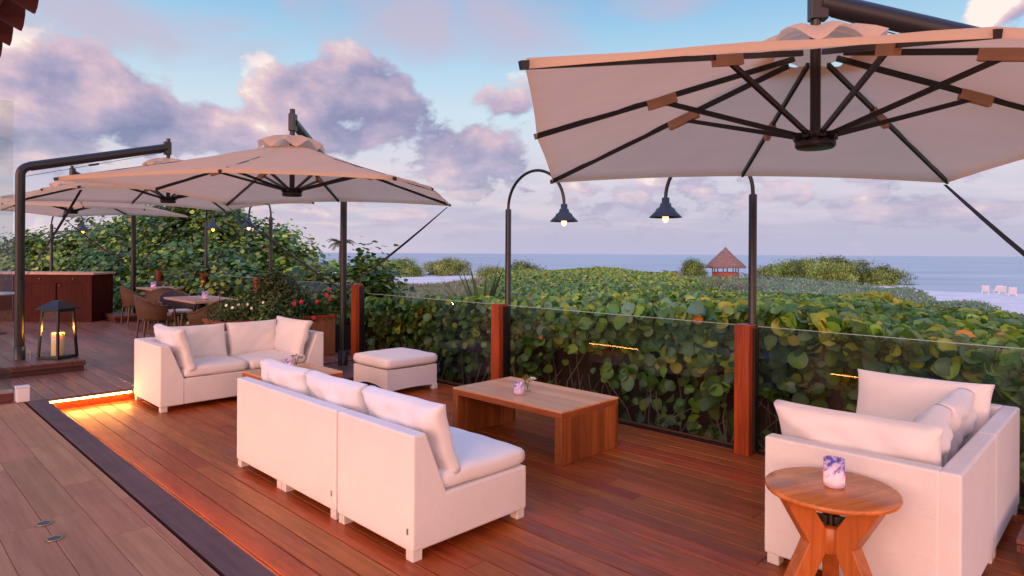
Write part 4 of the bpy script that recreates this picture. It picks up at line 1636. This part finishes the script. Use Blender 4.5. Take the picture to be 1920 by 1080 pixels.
def armless(label, width, loc, rz, nseat, seed, group):
    """straight module, origin mid-back on the floor, seat towards +y"""
    t = thing('sofa_section', label, 'sofa', loc, rz, group)
    w = width / 2
    m = MB()
    m.prism(PROF, 'x', -w + 0.004, w - 0.004, 0.012)
    m.build('frame', 'white_sling', t)
    L = [(-w + 0.045, 0.04), (w - 0.045, 0.04), (-w + 0.045, 0.84), (w - 0.045, 0.84)]
    if nseat == 2:
        L += [(-0.036, 0.04), (0.036, 0.04), (0.0, 0.84)]
    legs(t, L)
    sw = (width - 0.01) / nseat
    for i in range(nseat):
        c = -w + 0.005 + sw * (i + 0.5)
        seat_cushion(t, c - sw / 2 + 0.003, c + sw / 2 - 0.003, 0.20, 0.895, seed + i)
        back_cushion(t, sw - 0.012, c + random.uniform(-0.006, 0.006), 0.0, R(random.uniform(-1.2, 1.2)), seed + 10 + i)
    care_tag(t, w - 0.05, -0.0015, 0.16)
    return t


def corner(label, loc, rz, side, seed, group, pile=0.0):
    """corner module .92 wide: back along y = 0, arm along x = side * w; seat towards +y"""
    t = thing('sofa_section', label, 'sofa', loc, rz, group)
    w = 0.46
    m = MB()
    m.prism(PROF, 'x', -w + 0.004, w - 0.004, 0.012)
    # arm: the same sloping section turned to the side, standing 3 mm proud of the frame
    A = [(w, 0.055), (w, 0.6805), (w - 0.092, 0.6805), (w - 0.238, 0.32), (w - 0.238, 0.055)]
    m.prism([(side * x, z) for x, z in A], 'y', 0.084, 0.884, 0.012)
    m.build('frame', 'white_sling', t)
    legs(t, [(-w + 0.045, 0.04), (w - 0.045, 0.04), (-w + 0.045, 0.84), (w - 0.045, 0.84)])
    if side > 0:
        seat_cushion(t, -w + 0.006, w - 0.225, 0.20, 0.895, seed)
    else:
        seat_cushion(t, -w + 0.225, w - 0.006, 0.20, 0.895, seed)
    back_cushion(t, 0.62, -side * 0.145, 0.0 + pile, R(side * -2.0 + pile * 80), seed + 5)
    # cushion against the arm
    rot = R(90) if side > 0 else R(-90)
    m = MB()
    M = Matrix.Translation((side * w, 0.505, 0)) @ Matrix.Rotation(rot, 4, 'Z') @ Matrix.Translation((0, 0.255, 0.618)) @ Matrix.Rotation(R(106), 4, 'X')
    cushion(0.80, 0.45, 0.165, 0.46, 14, seed + 9, 0.013, mb=m, M=M, knife=0.05)
    m.build('arm_cushion', 'white_cushion', t)
    return t


# middle sofa, seen from behind: backs on the building side
MG = 'white sections of the middle sofa seen from behind'
armless('wide two-seat white sofa section seen from behind in the middle of the deck', 1.47, (2.09, 4.285, 0), R(-90), 2, 100, MG)
armless('armless single white sofa section in the centre foreground, next to the two-seat section', 0.775, (2.09, 3.155, 0), R(-90), 1, 120, MG)
# far loveseat facing the camera side (-Y): two corner sections
LG = 'corner sections of the two white loveseats'
corner('white corner sofa section by the glowing step, left half of the far loveseat', (2.67, 8.06, 0), R(180), 1, 140, LG)
corner('white corner sofa section beside the planter, right half of the far loveseat', (3.59, 8.06, 0), R(180), -1, 160, LG)
# right loveseat facing away (+Y)
corner('white corner sofa section behind the small round table in the right foreground', (3.90, 0.58, 0), 0.0, -1, 180, LG, 0.02)
corner('white corner sofa section at the far right, against the glass rail', (4.82, 0.58, 0), 0.0, 1, 200, LG, 0.03)

# ottoman
ot = thing('ottoman', 'square white ottoman with arched apron and loose cushion by the glass rail', 'ottoman', (4.66, 6.55, 0), R(0))
ow, ol = 0.36, 0.355
m = MB()
for (ax, s) in (('x', 1), ('x', -1), ('y', 1), ('y', -1)):
    L_ = ol if ax == 'x' else ow
    prof = [(-L_, 0.30), (L_, 0.30), (L_, 0.056)]
    for k in range(13):
        f = 1 - 2 * (k + 0.5) / 13
        prof.append((f * (L_ - 0.03), 0.056 + (0.062 if ax == 'x' else 0.012) * (1 - abs(f) ** 2.2)))
    prof.append((-L_, 0.056))
    e = ow if ax == 'x' else ol
    if ax == 'y':
        prof = [(x * (1 - 0.02 / L_), z) for x, z in prof]
    m.prism(prof, ax, s * e - s * 0.022, s * e, 0.0)
m.box(-ow + 0.023, ow - 0.023, -ol + 0.023, ol - 0.023, 0.20, 0.296)
m.build('base', 'white_sling', ot)
legs(ot, [(sx * (ow - 0.024), sy * (ol - 0.024)) for sx in (-1, 1) for sy in (-1, 1)])
m = MB()
cushion(0.755, 0.745, 0.135, 0.20, 16, 33, 0.003, mb=m, M=Matrix.Translation((0, 0, 0.372)))
m.build('seat_cushion', 'white_cushion', ot)


# ================================================================== TABLES
def slab_table(label, x0, x1, y0, y1, h):
    t = thing('coffee_table', label, 'table', ((x0 + x1) / 2, (y0 + y1) / 2, 0), 0, 'teak coffee tables with slab legs')
    w, l, th = (x1 - x0) / 2, (y1 - y0) / 2, 0.062
    m = MB()
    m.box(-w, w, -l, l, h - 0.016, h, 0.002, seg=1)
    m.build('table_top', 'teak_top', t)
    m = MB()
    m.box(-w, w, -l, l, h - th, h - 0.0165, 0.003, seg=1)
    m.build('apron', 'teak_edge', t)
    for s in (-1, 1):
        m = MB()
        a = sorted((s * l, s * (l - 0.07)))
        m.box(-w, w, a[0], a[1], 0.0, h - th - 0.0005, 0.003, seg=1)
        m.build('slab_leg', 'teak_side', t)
    return t


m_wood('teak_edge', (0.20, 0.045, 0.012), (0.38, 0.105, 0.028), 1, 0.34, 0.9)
slab_table('long teak coffee table with slab legs in front of the glass rail', 3.86, 4.615, 3.235, 4.53, 0.425)
slab_table('shorter teak coffee table half hidden between the two white sofas', 2.83, 3.565, 5.93, 6.66, 0.425)

# small round table
RTX, RTY = 3.12, 1.02
rt = thing('round_side_table', 'small round teak side table on three angled legs in the right foreground', 'side table', (RTX, RTY, 0), HEAD * 0)
m = MB()
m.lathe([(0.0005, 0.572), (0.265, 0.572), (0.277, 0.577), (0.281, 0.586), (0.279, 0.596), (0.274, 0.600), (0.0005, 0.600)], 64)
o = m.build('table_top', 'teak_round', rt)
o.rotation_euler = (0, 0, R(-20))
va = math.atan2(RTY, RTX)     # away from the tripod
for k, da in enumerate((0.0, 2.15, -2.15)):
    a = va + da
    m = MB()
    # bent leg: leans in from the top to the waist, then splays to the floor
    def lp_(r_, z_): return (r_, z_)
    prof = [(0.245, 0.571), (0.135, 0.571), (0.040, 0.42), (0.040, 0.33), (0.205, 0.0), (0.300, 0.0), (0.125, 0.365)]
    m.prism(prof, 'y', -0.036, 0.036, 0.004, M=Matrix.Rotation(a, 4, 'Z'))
    m.build('leg', 'teak_leg', rt)
m = MB()
m.lathe([(0.0005, 0.31), (0.055, 0.31), (0.06, 0.316), (0.06, 0.424), (0.055, 0.43), (0.0005, 0.43)], 6)
m.build('hub_block', 'teak_leg', rt)
m = MB()
m.lathe([(0.02, 0.43), (0.02, 0.571)], 12)
m.box(-0.012, 0.012, -0.07, 0.07, 0.44, 0.47, M=Matrix.Rotation(va, 4, 'Z'))
m.build('black_bar', 'black_steel', rt)  # steel bracket between hub block and top


# ================================================================== SMALL THINGS
def candle_cup(label, x, y, z, r=0.044, h=0.118, strength=1.0, rz=0.0):
    t = thing('candle_cup', label, 'candle holder', (x, y, z), rz, 'frosted lilac candle cups on the tables')
    m = MB()
    m.lathe([(0.0005, 0.001), (r - 0.006, 0.001), (r - 0.001, 0.006), (r, 0.012), (r, h), (r - 0.003, h + 0.002), (r - 0.005, h), (r - 0.005, 0.014), (0.0005, 0.012)], 28)
    m.build('cup', 'frosted_lilac', t)
    m = MB()
    m.lathe([(0.0005, 0.013), (r * 0.62, 0.013), (r * 0.62, 0.030), (0.0005, 0.030)], 16)
    m.build('tea_light', 'wax', t)
    m = MB()
    m.lathe([(0.0008, 0.032), (0.0055, 0.037), (0.006, 0.043), (0.003, 0.054), (0.0004, 0.062)], 10)
    m.build('flame', 'cup_flame', t)
    return t


m_emit('cup_flame', (1.0, 0.48, 0.16), 330.0)


def bud_vase(label, x, y, z, seed, white=True):
    t = thing('bud_vase', label, 'vase', (x, y, z), 0, 'little glass vases of flowers on the tables')
    r = random.Random(seed)
    m = MB()
    m.lathe([(0.0005, 0.002), (0.030, 0.002), (0.034, 0.01), (0.034, 0.055), (0.030, 0.066), (0.033, 0.072)], 18)
    m.build('glass', 'clear_glass', t)
    m = MB()
    heads = []
    for k in range(4):
        a = r.uniform(0, 6.28)
        tip = Vector((math.cos(a) * 0.035, math.sin(a) * 0.035, 0.10 + r.uniform(0, 0.02)))
        m.tube([(0, 0, 0.01), (tip.x * 0.3, tip.y * 0.3, 0.055), tip], 0.0025, 5, cap=False)
        heads.append(tip)
    for k in range(14):
        a = r.uniform(0, 6.28)
        p = Vector((math.cos(a) * r.uniform(0.01, 0.05), math.sin(a) * r.uniform(0.01, 0.05), r.uniform(0.07, 0.135)))
        dr = Vector((math.cos(a), math.sin(a), r.uniform(0.2, 1.2))).normalized() * 0.022
        sd = dr.cross(Vector((0, 0, 1))).normalized() * 0.008
        m.add([p - dr, p + sd, p + dr, p - sd], [(0, 1, 2, 3)])
    m.build('stems', 'stem_green', t)

    def bloom(name, c, rad, mt):
        m = MB()
        for ring, (n, tilt, sc) in enumerate([(8, 0.25, 1.0), (7, 0.7, 0.8), (5, 1.15, 0.55)]):
            for k in range(n):
                a = 2 * PI * k / n + ring * 0.4
                o_ = Vector((math.cos(a) * math.cos(tilt), math.sin(a) * math.cos(tilt), math.sin(tilt)))
                sd = Vector((-math.sin(a), math.cos(a), 0))
                L_ = rad * sc
                m.add([c, c + o_ * L_ * 0.6 + sd * L_ * 0.36, c + o_ * L_ + Vector((0, 0, 0.004)), c + o_ * L_ * 0.6 - sd * L_ * 0.36], [(0, 1, 2, 3)])
        m.build(name, mt, t)
    # the pale bloom leans away from the camera to the right, the red one sits left
    bloom('pale_bloom', Vector((0.032, -0.030, 0.098)), 0.042, 'white_petal')
    bloom('red_bloom', Vector((-0.028, 0.022, 0.105)), 0.026, 'red_petal')
    bloom('pale_bloom', Vector((0.045, -0.005, 0.085)), 0.032, 'white_petal')
    return t


CT = 0.4255
candle_cup('frosted lilac candle cup glowing on the small round side table', 3.135, 1.012, 0.6005, 0.045, 0.125)
candle_cup('glowing white candle cup on the long coffee table by the rail', 4.075, 3.90, CT, 0.042, 0.10, 1, 1.0)
bud_vase('little vase with white and red blooms on the long coffee table by the rail', 4.235, 3.945, CT, 3)
candle_cup('pale candle cup on the half hidden coffee table between the sofas', 3.235, 6.44, CT, 0.042, 0.10, 1, 2.0)
bud_vase('little vase of red and white flowers on the half hidden coffee table', 3.355, 6.52, CT, 4)

# lantern on the plinth
lx, ly, lz = 1.90, 10.16, 0.257
ln = thing('candle_lantern', 'large black metal candle lantern with glass sides on the far left plinth', 'lantern', (lx, ly, lz), R(34))
b, tpw, H_ = 0.160, 0.128, 0.62
m = MB()
m.box(-b, b, -b, b, 0.0, 0.022, 0.003)
m.box(-b + 0.02, b - 0.02, -b + 0.02, b - 0.02, 0.0225, 0.032)
m.build('base', 'black_steel', ln)
for sx in (-1, 1):
    for sy in (-1, 1):
        m = MB()
        m.bar((sx * (b - 0.014), sy * (b - 0.014), 0.022), (sx * (tpw - 0.012), sy * (tpw - 0.012), H_), 0.026, 0.026)
        m.build('corner_bar', 'black_steel', ln)
m = MB()
for s in (-1, 1):
    m.bar((-tpw, s * (tpw - 0.012), H_), (tpw, s * (tpw - 0.012), H_), 0.024, 0.03)
    m.bar((s * (tpw - 0.012), -tpw + 0.025, H_), (s * (tpw - 0.012), tpw - 0.025, H_), 0.024, 0.03)
w1, w2 = 0.170, 0.045
m.add([(-w1, -w1, H_ + 0.016), (w1, -w1, H_ + 0.016), (w1, w1, H_ + 0.016), (-w1, w1, H_ + 0.016),
       (-w2, -w2, H_ + 0.125), (w2, -w2, H_ + 0.125), (w2, w2, H_ + 0.125), (-w2, w2, H_ + 0.125),
       (-w1, -w1, H_ + 0.028), (w1, -w1, H_ + 0.028), (w1, w1, H_ + 0.028), (-w1, w1, H_ + 0.028)],
      [(3, 2, 1, 0), (4, 5, 6, 7), (0, 1, 9, 8), (1, 2, 10, 9), (2, 3, 11, 10), (3, 0, 8, 11), (8, 9, 5, 4), (9, 10, 6, 5), (10, 11, 7, 6), (11, 8, 4, 7)])
m.build('roof', 'black_steel', ln)
for k in range(4):
    m = MB()
    q0, q1 = b - 0.028, tpw - 0.026
    m.add([(-q0, -b + 0.012, 0.024), (q0, -b + 0.012, 0.024), (q1, -tpw + 0.010, H_ - 0.016), (-q1, -tpw + 0.010, H_ - 0.016)], [(0, 1, 2, 3)], M=Matrix.Rotation(k * PI / 2, 4, 'Z'))
    m.build('glass_pane', 'clear_glass', ln)
cd = thing('candle', 'thick cream pillar candle burning inside the black lantern', 'candle', (lx, ly, lz + 0.0325), 0)
m = MB()
m.lathe([(0.0005, 0.0), (0.072, 0.0), (0.074, 0.004), (0.074, 0.288), (0.068, 0.294), (0.050, 0.282), (0.0005, 0.278)], 28)
m.build('wax_body', 'glow_wax', cd)
m = MB()
m.tube([(0, 0, 0.276), (0.002, 0, 0.305)], 0.002, 5)
m.build('wick', 'dark_gap', cd)
m = MB()
m.lathe([(0.0006, 0.300), (0.010, 0.308), (0.012, 0.320), (0.006, 0.345), (0.0006, 0.365)], 12)
m.build('flame', 'lantern_flame', cd)
# glass screen, its wooden sill, the little white box, floor discs
gs = thing('glass_screen', 'tall clear glass windscreen on a dark wooden sill at the left edge', 'glass screen', (0, 8.25, UP), 0)
m = MB()
m.box(-3.0, 1.165, -0.03, 0.03, 0.001, 0.085, 0.004)
m.build('sill', 'old_red', gs)
m = MB()
m.box(-3.0, 1.155, -0.006, 0.006, 0.086, 3.05)
m.build('glass_pane', 'screen_glass', gs)
m = MB()
m.box(-3.0, 1.160, -0.011, 0.011, 0.085, 0.120)
m.build('clamp', 'steel', gs)
wb = thing('white_box', 'small plain white box on the floor beside the glass screen', 'box', (1.225, 8.145, UP + 0.002), R(0))
m = MB()
m.box(-0.055, 0.055, -0.055, 0.055, 0.0, 0.145, 0.008)
m.build('body', 'white_paint', wb)
m = MB()
m.box(-0.058, 0.058, -0.058, 0.058, 0.1455, 0.157, 0.004)
m.build('lid', 'white_paint', wb)
for i, (x, y, lab) in enumerate([(0.765, 4.41, 'round metal floor disc farther from the camera on the brown floor'), (0.765, 4.14, 'round worn metal floor disc, the nearer of the two')]):
    t = thing('floor_disc', lab, 'floor fitting', (x, y, UP + 0.0022), 0, 'metal discs set in the brown floor')
    m = MB()
    m.lathe([(0.040, 0.0), (0.042, 0.0025), (0.036, 0.004), (0.031, 0.0035), (0.030, 0.002)], 24)
    m.build('rim', 'brass', t)
    m = MB()
    m.lathe([(0.0005, 0.0022), (0.0295, 0.0022)], 24)
    m.build('cap', 'steel_dark', t)

# clay tile eave at the top left corner
rf = thing('tiled_roof', 'dark red clay tile eave jutting in at the top left corner', 'roof', (0.86, 0, 3.20), 0)
pitch = R(24)
m2 = MB()
for k in range(11):
    y = 2.6 + k * 0.50
    for row in range(3):
        jx = random.uniform(-0.015, 0.015)
        vs, fs = [], []
        for j in range(2):
            for i in range(9):
                a = PI * i / 8
                r_ = 0.20 if j == 0 else 0.17
                xx = -row * 0.36 - j * 0.44 + jx
                vs.append((xx * math.cos(pitch), y + r_ * math.cos(a), -xx * math.sin(pitch) + r_ * math.sin(a) + (0.02 if j == 0 else 0.0)))
        n0 = len(vs)
        vs += [(v[0], v[1] + (0.0), v[2] - 0.014) for v in vs]
        for i in range(8):
            fs += [(i, i + 1, i + 10, i + 9), (n0 + i, n0 + i + 9, n0 + i + 10, n0 + i + 1), (i, n0 + i, n0 + i + 1, i + 1)]
        m2.add(vs, fs, 0, True)
        # pan tile between the covers
        vs, fs = [], []
        for j in range(2):
            for i in range(7):
                a = PI + PI * i / 6
                r_ = 0.16
                xx = -row * 0.36 - j * 0.44 + 0.05
                vs.append((xx * math.cos(pitch), y + 0.25 + r_ * math.cos(a), -xx * math.sin(pitch) + r_ * math.sin(a) + 0.02))
        for i in range(6):
            fs.append((i, i + 1, i + 8, i + 7))
        m2.add(vs, fs, 0, True)
m2.build('tiles', 'clay_tile', rf, fix=False)
m = MB()
m.prism([(-0.12, -0.10), (-0.16, -0.10), (-1.05, 0.29), (-1.05, 0.35)], 'y', 2.5, 7.9)
m.build('soffit', 'old_red', rf)
rf.location = (0.83, 0.08, 3.43)

# ================================================================== DINING END
# planter with hibiscus
pl = thing('planter_box', 'long wooden planter box of upright boards behind the far loveseat', 'planter', (4.28, 9.05, UP), 0)
m = MB()
for (x0, x1, y0, y1) in ((-0.83, 0.83, -0.33, -0.30), (-0.83, 0.83, 0.30, 0.33), (-0.83, -0.80, -0.299, 0.299), (0.80, 0.83, -0.299, 0.299)):
    m.box(x0, x1, y0, y1, 0.005, 0.56)
m.build('side_boards', 'planter_wood', pl)
m = MB()
for (x0, x1, y0, y1) in ((-0.85, 0.85, -0.35, -0.285), (-0.85, 0.85, 0.285, 0.35), (-0.85, -0.785, -0.284, 0.284), (0.785, 0.85, -0.284, 0.284)):
    m.box(x0, x1, y0, y1, 0.561, 0.60, 0.003)
m.build('top_rim', 'red_post', pl)
m = MB()
m.box(-0.79, 0.79, -0.295, 0.295, 0.40, 0.50)
m.build('soil', 'soil', pl)
HB = [(0.030, 0.065, 0.016), (0.050, 0.105, 0.022), (0.090, 0.150, 0.030), (0.14, 0.17, 0.035)]
hb = shrub('hibiscus_bush', 'dense hibiscus hedge with red flowers growing in the wooden planter', 'bush', (4.22, 9.05, UP + 0.48), 0.86, 0.40, 0.36, 9000, OVAL_LEAF, 0.022, 0.045, HB, [3, 3, 2, 1], None, 90, 0.4, 'small_leaf', 16, 40, 0.10, 0.35, 'foliage')


def flower(parent, p, rad, mt, seed, name='flower'):
    r = random.Random(seed)
    m = MB()
    ax = Vector((-0.6 + r.gauss(0, 0.3), -0.6 + r.gauss(0, 0.3), 0.4)).normalized()
    s1 = ax.cross(Vector((0, 0, 1))).normalized()
    s2 = ax.cross(s1)
    for k in range(5):
        a = 2 * PI * k / 5
        o_ = s1 * math.cos(a) + s2 * math.sin(a)
        sd = s1 * -math.sin(a) + s2 * math.cos(a)
        m.add([(0, 0, 0), o_ * rad * 0.6 + sd * rad * 0.42 + ax * rad * 0.25, o_ * rad + ax * rad * 0.2, o_ * rad * 0.6 - sd * rad * 0.42 + ax * rad * 0.25], [(0, 1, 2, 3)])
    m.tube([(0, 0, 0), ax * rad * 0.9], rad * 0.08, 5)
    o_ = m.build(name, mt, parent)
    o_.location = p
    return o_


rr = random.Random(12)
for i, (x, y, z) in enumerate([(0.72, -0.36, 0.42), (0.80, -0.30, 0.50), (0.76, -0.38, 0.36), (0.55, -0.40, 0.33), (0.30, -0.40, 0.34), (0.20, -0.39, 0.32), (0.50, -0.38, 0.10)]):
    flower(hb, (x, y, z), 0.036, 'red_petal', i)
for i in range(7):
    flower(hb, (-0.74 + i * 0.09 + rr.uniform(-0.04, 0.04), -0.36 + rr.uniform(-0.04, 0.02), 0.33 + rr.uniform(-0.06, 0.05)), 0.022, 'white_petal', 30 + i, 'white_flower')
shrub('hibiscus_bush', 'taller feathery olive hibiscus bush at the right end of the planter', 'bush', (4.45, 9.15, UP + 0.48), 0.34, 0.30, 0.70, 3800, OVAL_LEAF, 0.022, 0.045, [(0.075, 0.095, 0.028), (0.11, 0.125, 0.035), (0.05, 0.07, 0.022)], [2, 2, 2], None, 91, 0.5, 'small_leaf', 8, 40, 0.09, 0.4, 'foliage')

# bar
bar = thing('bar_counter', 'dark red wooden bar counter with small brass knobs at the far left', 'bar', (3.64, 16.25, UP), 0)
bar.rotation_euler = (0, 0, math.atan2(0.714, -0.70) + PI)      # local -x runs away to the left
m = MB()
m.box(-4.2, 0.0, 0.03, 0.75, 0.0, 1.02)
m.build('carcass', 'bar_wood', bar)
m = MB()
m.box(-4.25, 0.03, 0.0, 0.80, 1.021, 1.065, 0.004)
m.build('counter_top', 'dining_top', bar)
m = MB()
m.box(-4.2, -0.001, 0.004, 0.029, 0.84, 1.02)
m.box(-4.2, -0.001, 0.004, 0.029, 0.0, 0.14)
for k in range(6):
    x = -0.10 - k * 0.78
    m.box(x - 0.10, x + 0.099, 0.004, 0.029, 0.141, 0.839)
m.build('face_frame', 'bar_wood', bar)
for k in range(6):
    m = MB()
    m.lathe([(0.0005, 0.0), (0.010, 0.0), (0.016, 0.010), (0.010, 0.022), (0.0005, 0.024)], 10, M=Matrix.Translation((-0.40 - 0.72 * k, 0.003, 0.93)) @ Matrix.Rotation(R(90), 4, 'X'))
    m.build('knob', 'brass', bar)
    m = MB()
    m.lathe([(0.0005, 0.0), (0.010, 0.0), (0.016, 0.010), (0.010, 0.022), (0.0005, 0.024)], 10, M=Matrix.Translation((-0.70 - 0.74 * k, 0.003, 0.79)) @ Matrix.Rotation(R(90), 4, 'X'))
    m.build('knob', 'brass', bar)


def dining_table(label, x0, x1, y0, y1):
    t = thing('dining_table', label, 'table', ((x0 + x1) / 2, (y0 + y1) / 2, UP), 0, 'dining tables on the upper deck')
    w, l = (x1 - x0) / 2, (y1 - y0) / 2
    m = MB()
    m.box(-w, w, -l, l, 0.715, 0.75, 0.004)
    m.build('table_top', 'dining_top', t)
    m = MB()
    m.box(-0.05, 0.05, -0.05, 0.05, 0.03, 0.714)
    m.box(-0.28, 0.28, -0.04, 0.04, 0.0, 0.029)
    m.box(-0.04, 0.04, -0.28, -0.041, 0.0, 0.028)
    m.box(-0.04, 0.04, 0.041, 0.28, 0.0, 0.028)
    m.build('pedestal', 'black_steel', t)
    return t


dining_table('wooden dining table nearer the planter, set with a candle and flowers', 3.76, 4.52, 10.62, 12.05)
dining_table('wooden dining table farther back, beside the mast of the farthest umbrella', 4.36, 5.12, 14.75, 15.75)


def dining_chair(label, mt='wicker'):
    t = thing('dining_chair', label, 'chair', (0, 0, 0), 0, 'woven chairs at the dining tables')
    # barrel back woven shell: from arm to arm round the back (-y)
    vs, fs = [], []
    n = 18
    for j in range(3):
        for k in range(n + 1):
            a = R(-200) + R(220) * k / n
            bk = max(0.0, -math.sin(a))
            top = 0.62 + 0.18 * bk ** 1.2
            z = [0.40, 0.52, top][j]
            rx = 0.275 + 0.02 * j
            ry = 0.265 + 0.035 * j
            vs.append((rx * math.cos(a), ry * math.sin(a) + 0.0, z if j < 2 else top))
    for j in range(2):
        for k in range(n):
            a = j * (n + 1) + k
            fs.append((a, a + 1, a + n + 2, a + n + 1))
    m0 = MB()
    N_ = len(vs)
    inn = [(x * 0.93, y * 0.93, z) for x, y, z in vs]
    m0.add(vs + inn, fs + [tuple(N_ + i for i in reversed(f)) for f in fs] + [(2 * (n + 1) + k, N_ + 2 * (n + 1) + k, N_ + 2 * (n + 1) + k + 1, 2 * (n + 1) + k + 1) for k in range(n)], 0, True)
    m0.build('woven_back', mt, t)
    m = MB()
    rim = []
    for k in range(n + 1):
        a = R(-200) + R(220) * k / n
        bk = max(0.0, -math.sin(a))
        rim.append((0.31 * math.cos(a), 0.325 * math.sin(a), 0.625 + 0.18 * bk ** 1.2))
    m.tube(rim, 0.013, 8)
    m.build('top_rail', 'chair_wood', t)
    m = MB()
    m.box(-0.255, 0.255, -0.24, 0.26, 0.385, 0.425, 0.01)
    m.build('seat', mt, t)
    m = MB()
    cushion(0.37, 0.37, 0.065, 0.25, 8, 5, 0.0, mb=m, M=Matrix.Translation((0, 0.02, 0.458)))
    m.build('seat_pad', 'seat_pad', t)
    for sx in (-1, 1):
        for sy, tp in ((-1, 0.39), (1, 0.60)):
            m = MB()
            m.tube([(sx * 0.27, sy * 0.25, 0.0), (sx * 0.255, sy * 0.215, tp)], [0.014, 0.018], 8)
            m.build('leg', 'chair_wood', t)
    return t


ch = dining_chair('woven brown armchair seen from behind at the near side of the nearer dining table')
CHS = [(3.80, 10.25, R(35), None, 'wicker'),
       (3.62, 11.95, R(-95), 'low woven chair with pale seat pad facing the nearer dining table', 'wicker'),
       (4.78, 11.2, R(92), 'dark woven chair on the rail side of the nearer dining table', 'dark'),
       (4.15, 12.5, R(180), 'dark woven chair at the far end of the nearer dining table', 'dark'),
       (4.22, 15.10, R(-92), 'leftmost woven chair with pale pad at the farther dining table', 'wicker'),
       (4.42, 14.22, R(-12), 'woven chair with its back to the camera at the farther dining table', 'wicker'),
       (5.0, 16.15, R(180), 'dark woven chair at the far end of the farther dining table', 'dark')]
dkmesh = {}
for i, (x, y, rz, lab, mt) in enumerate(CHS):
    o = ch if i == 0 else copy_tree(ch)
    o.location = (x, y, UP)
    o.rotation_euler = (0, 0, rz)
    if lab:
        o['label'] = lab
    if mt == 'dark':
        for c in [c for c in COL.objects if c.parent == o]:
            if c.data.materials[0].name == 'wicker':
                if c.data.name not in dkmesh:
                    k_ = c.data.name
                    dkmesh[k_] = c.data.copy()
                    dkmesh[k_].materials[0] = MATS['dark_wicker']
                c.data = dkmesh[c.data.name]
ZD = UP + 0.7505
candle_cup('tall white glowing candle cup on the nearer dining table', 4.08, 11.05, ZD, 0.05, 0.135, 1, 0.5)
bud_vase('little flower vase beside the candle on the nearer dining table', 4.27, 10.95, ZD, 5)
candle_cup('bluish candle cup on the farther dining table', 4.55, 15.22, ZD, 0.05, 0.13, 1, 1.5)
bud_vase('little flower vase beside the bluish cup on the farther dining table', 4.72, 15.12, ZD, 6)

# white table at the left edge, half behind the screen
wt_ = thing('pedestal_table', 'white topped pedestal table at the left edge behind the glass screen', 'table', (1.80, 15.1, UP), 0)
m = MB()
m.lathe([(0.0005, 0.72), (0.36, 0.72), (0.375, 0.735), (0.37, 0.755), (0.0005, 0.757)], 40)
m.build('table_top', 'white_paint', wt_)
m = MB()
m.lathe([(0.0005, 0.0), (0.24, 0.0), (0.24, 0.012), (0.05, 0.03), (0.04, 0.719)], 24)
m.build('pedestal', 'black_steel', wt_)
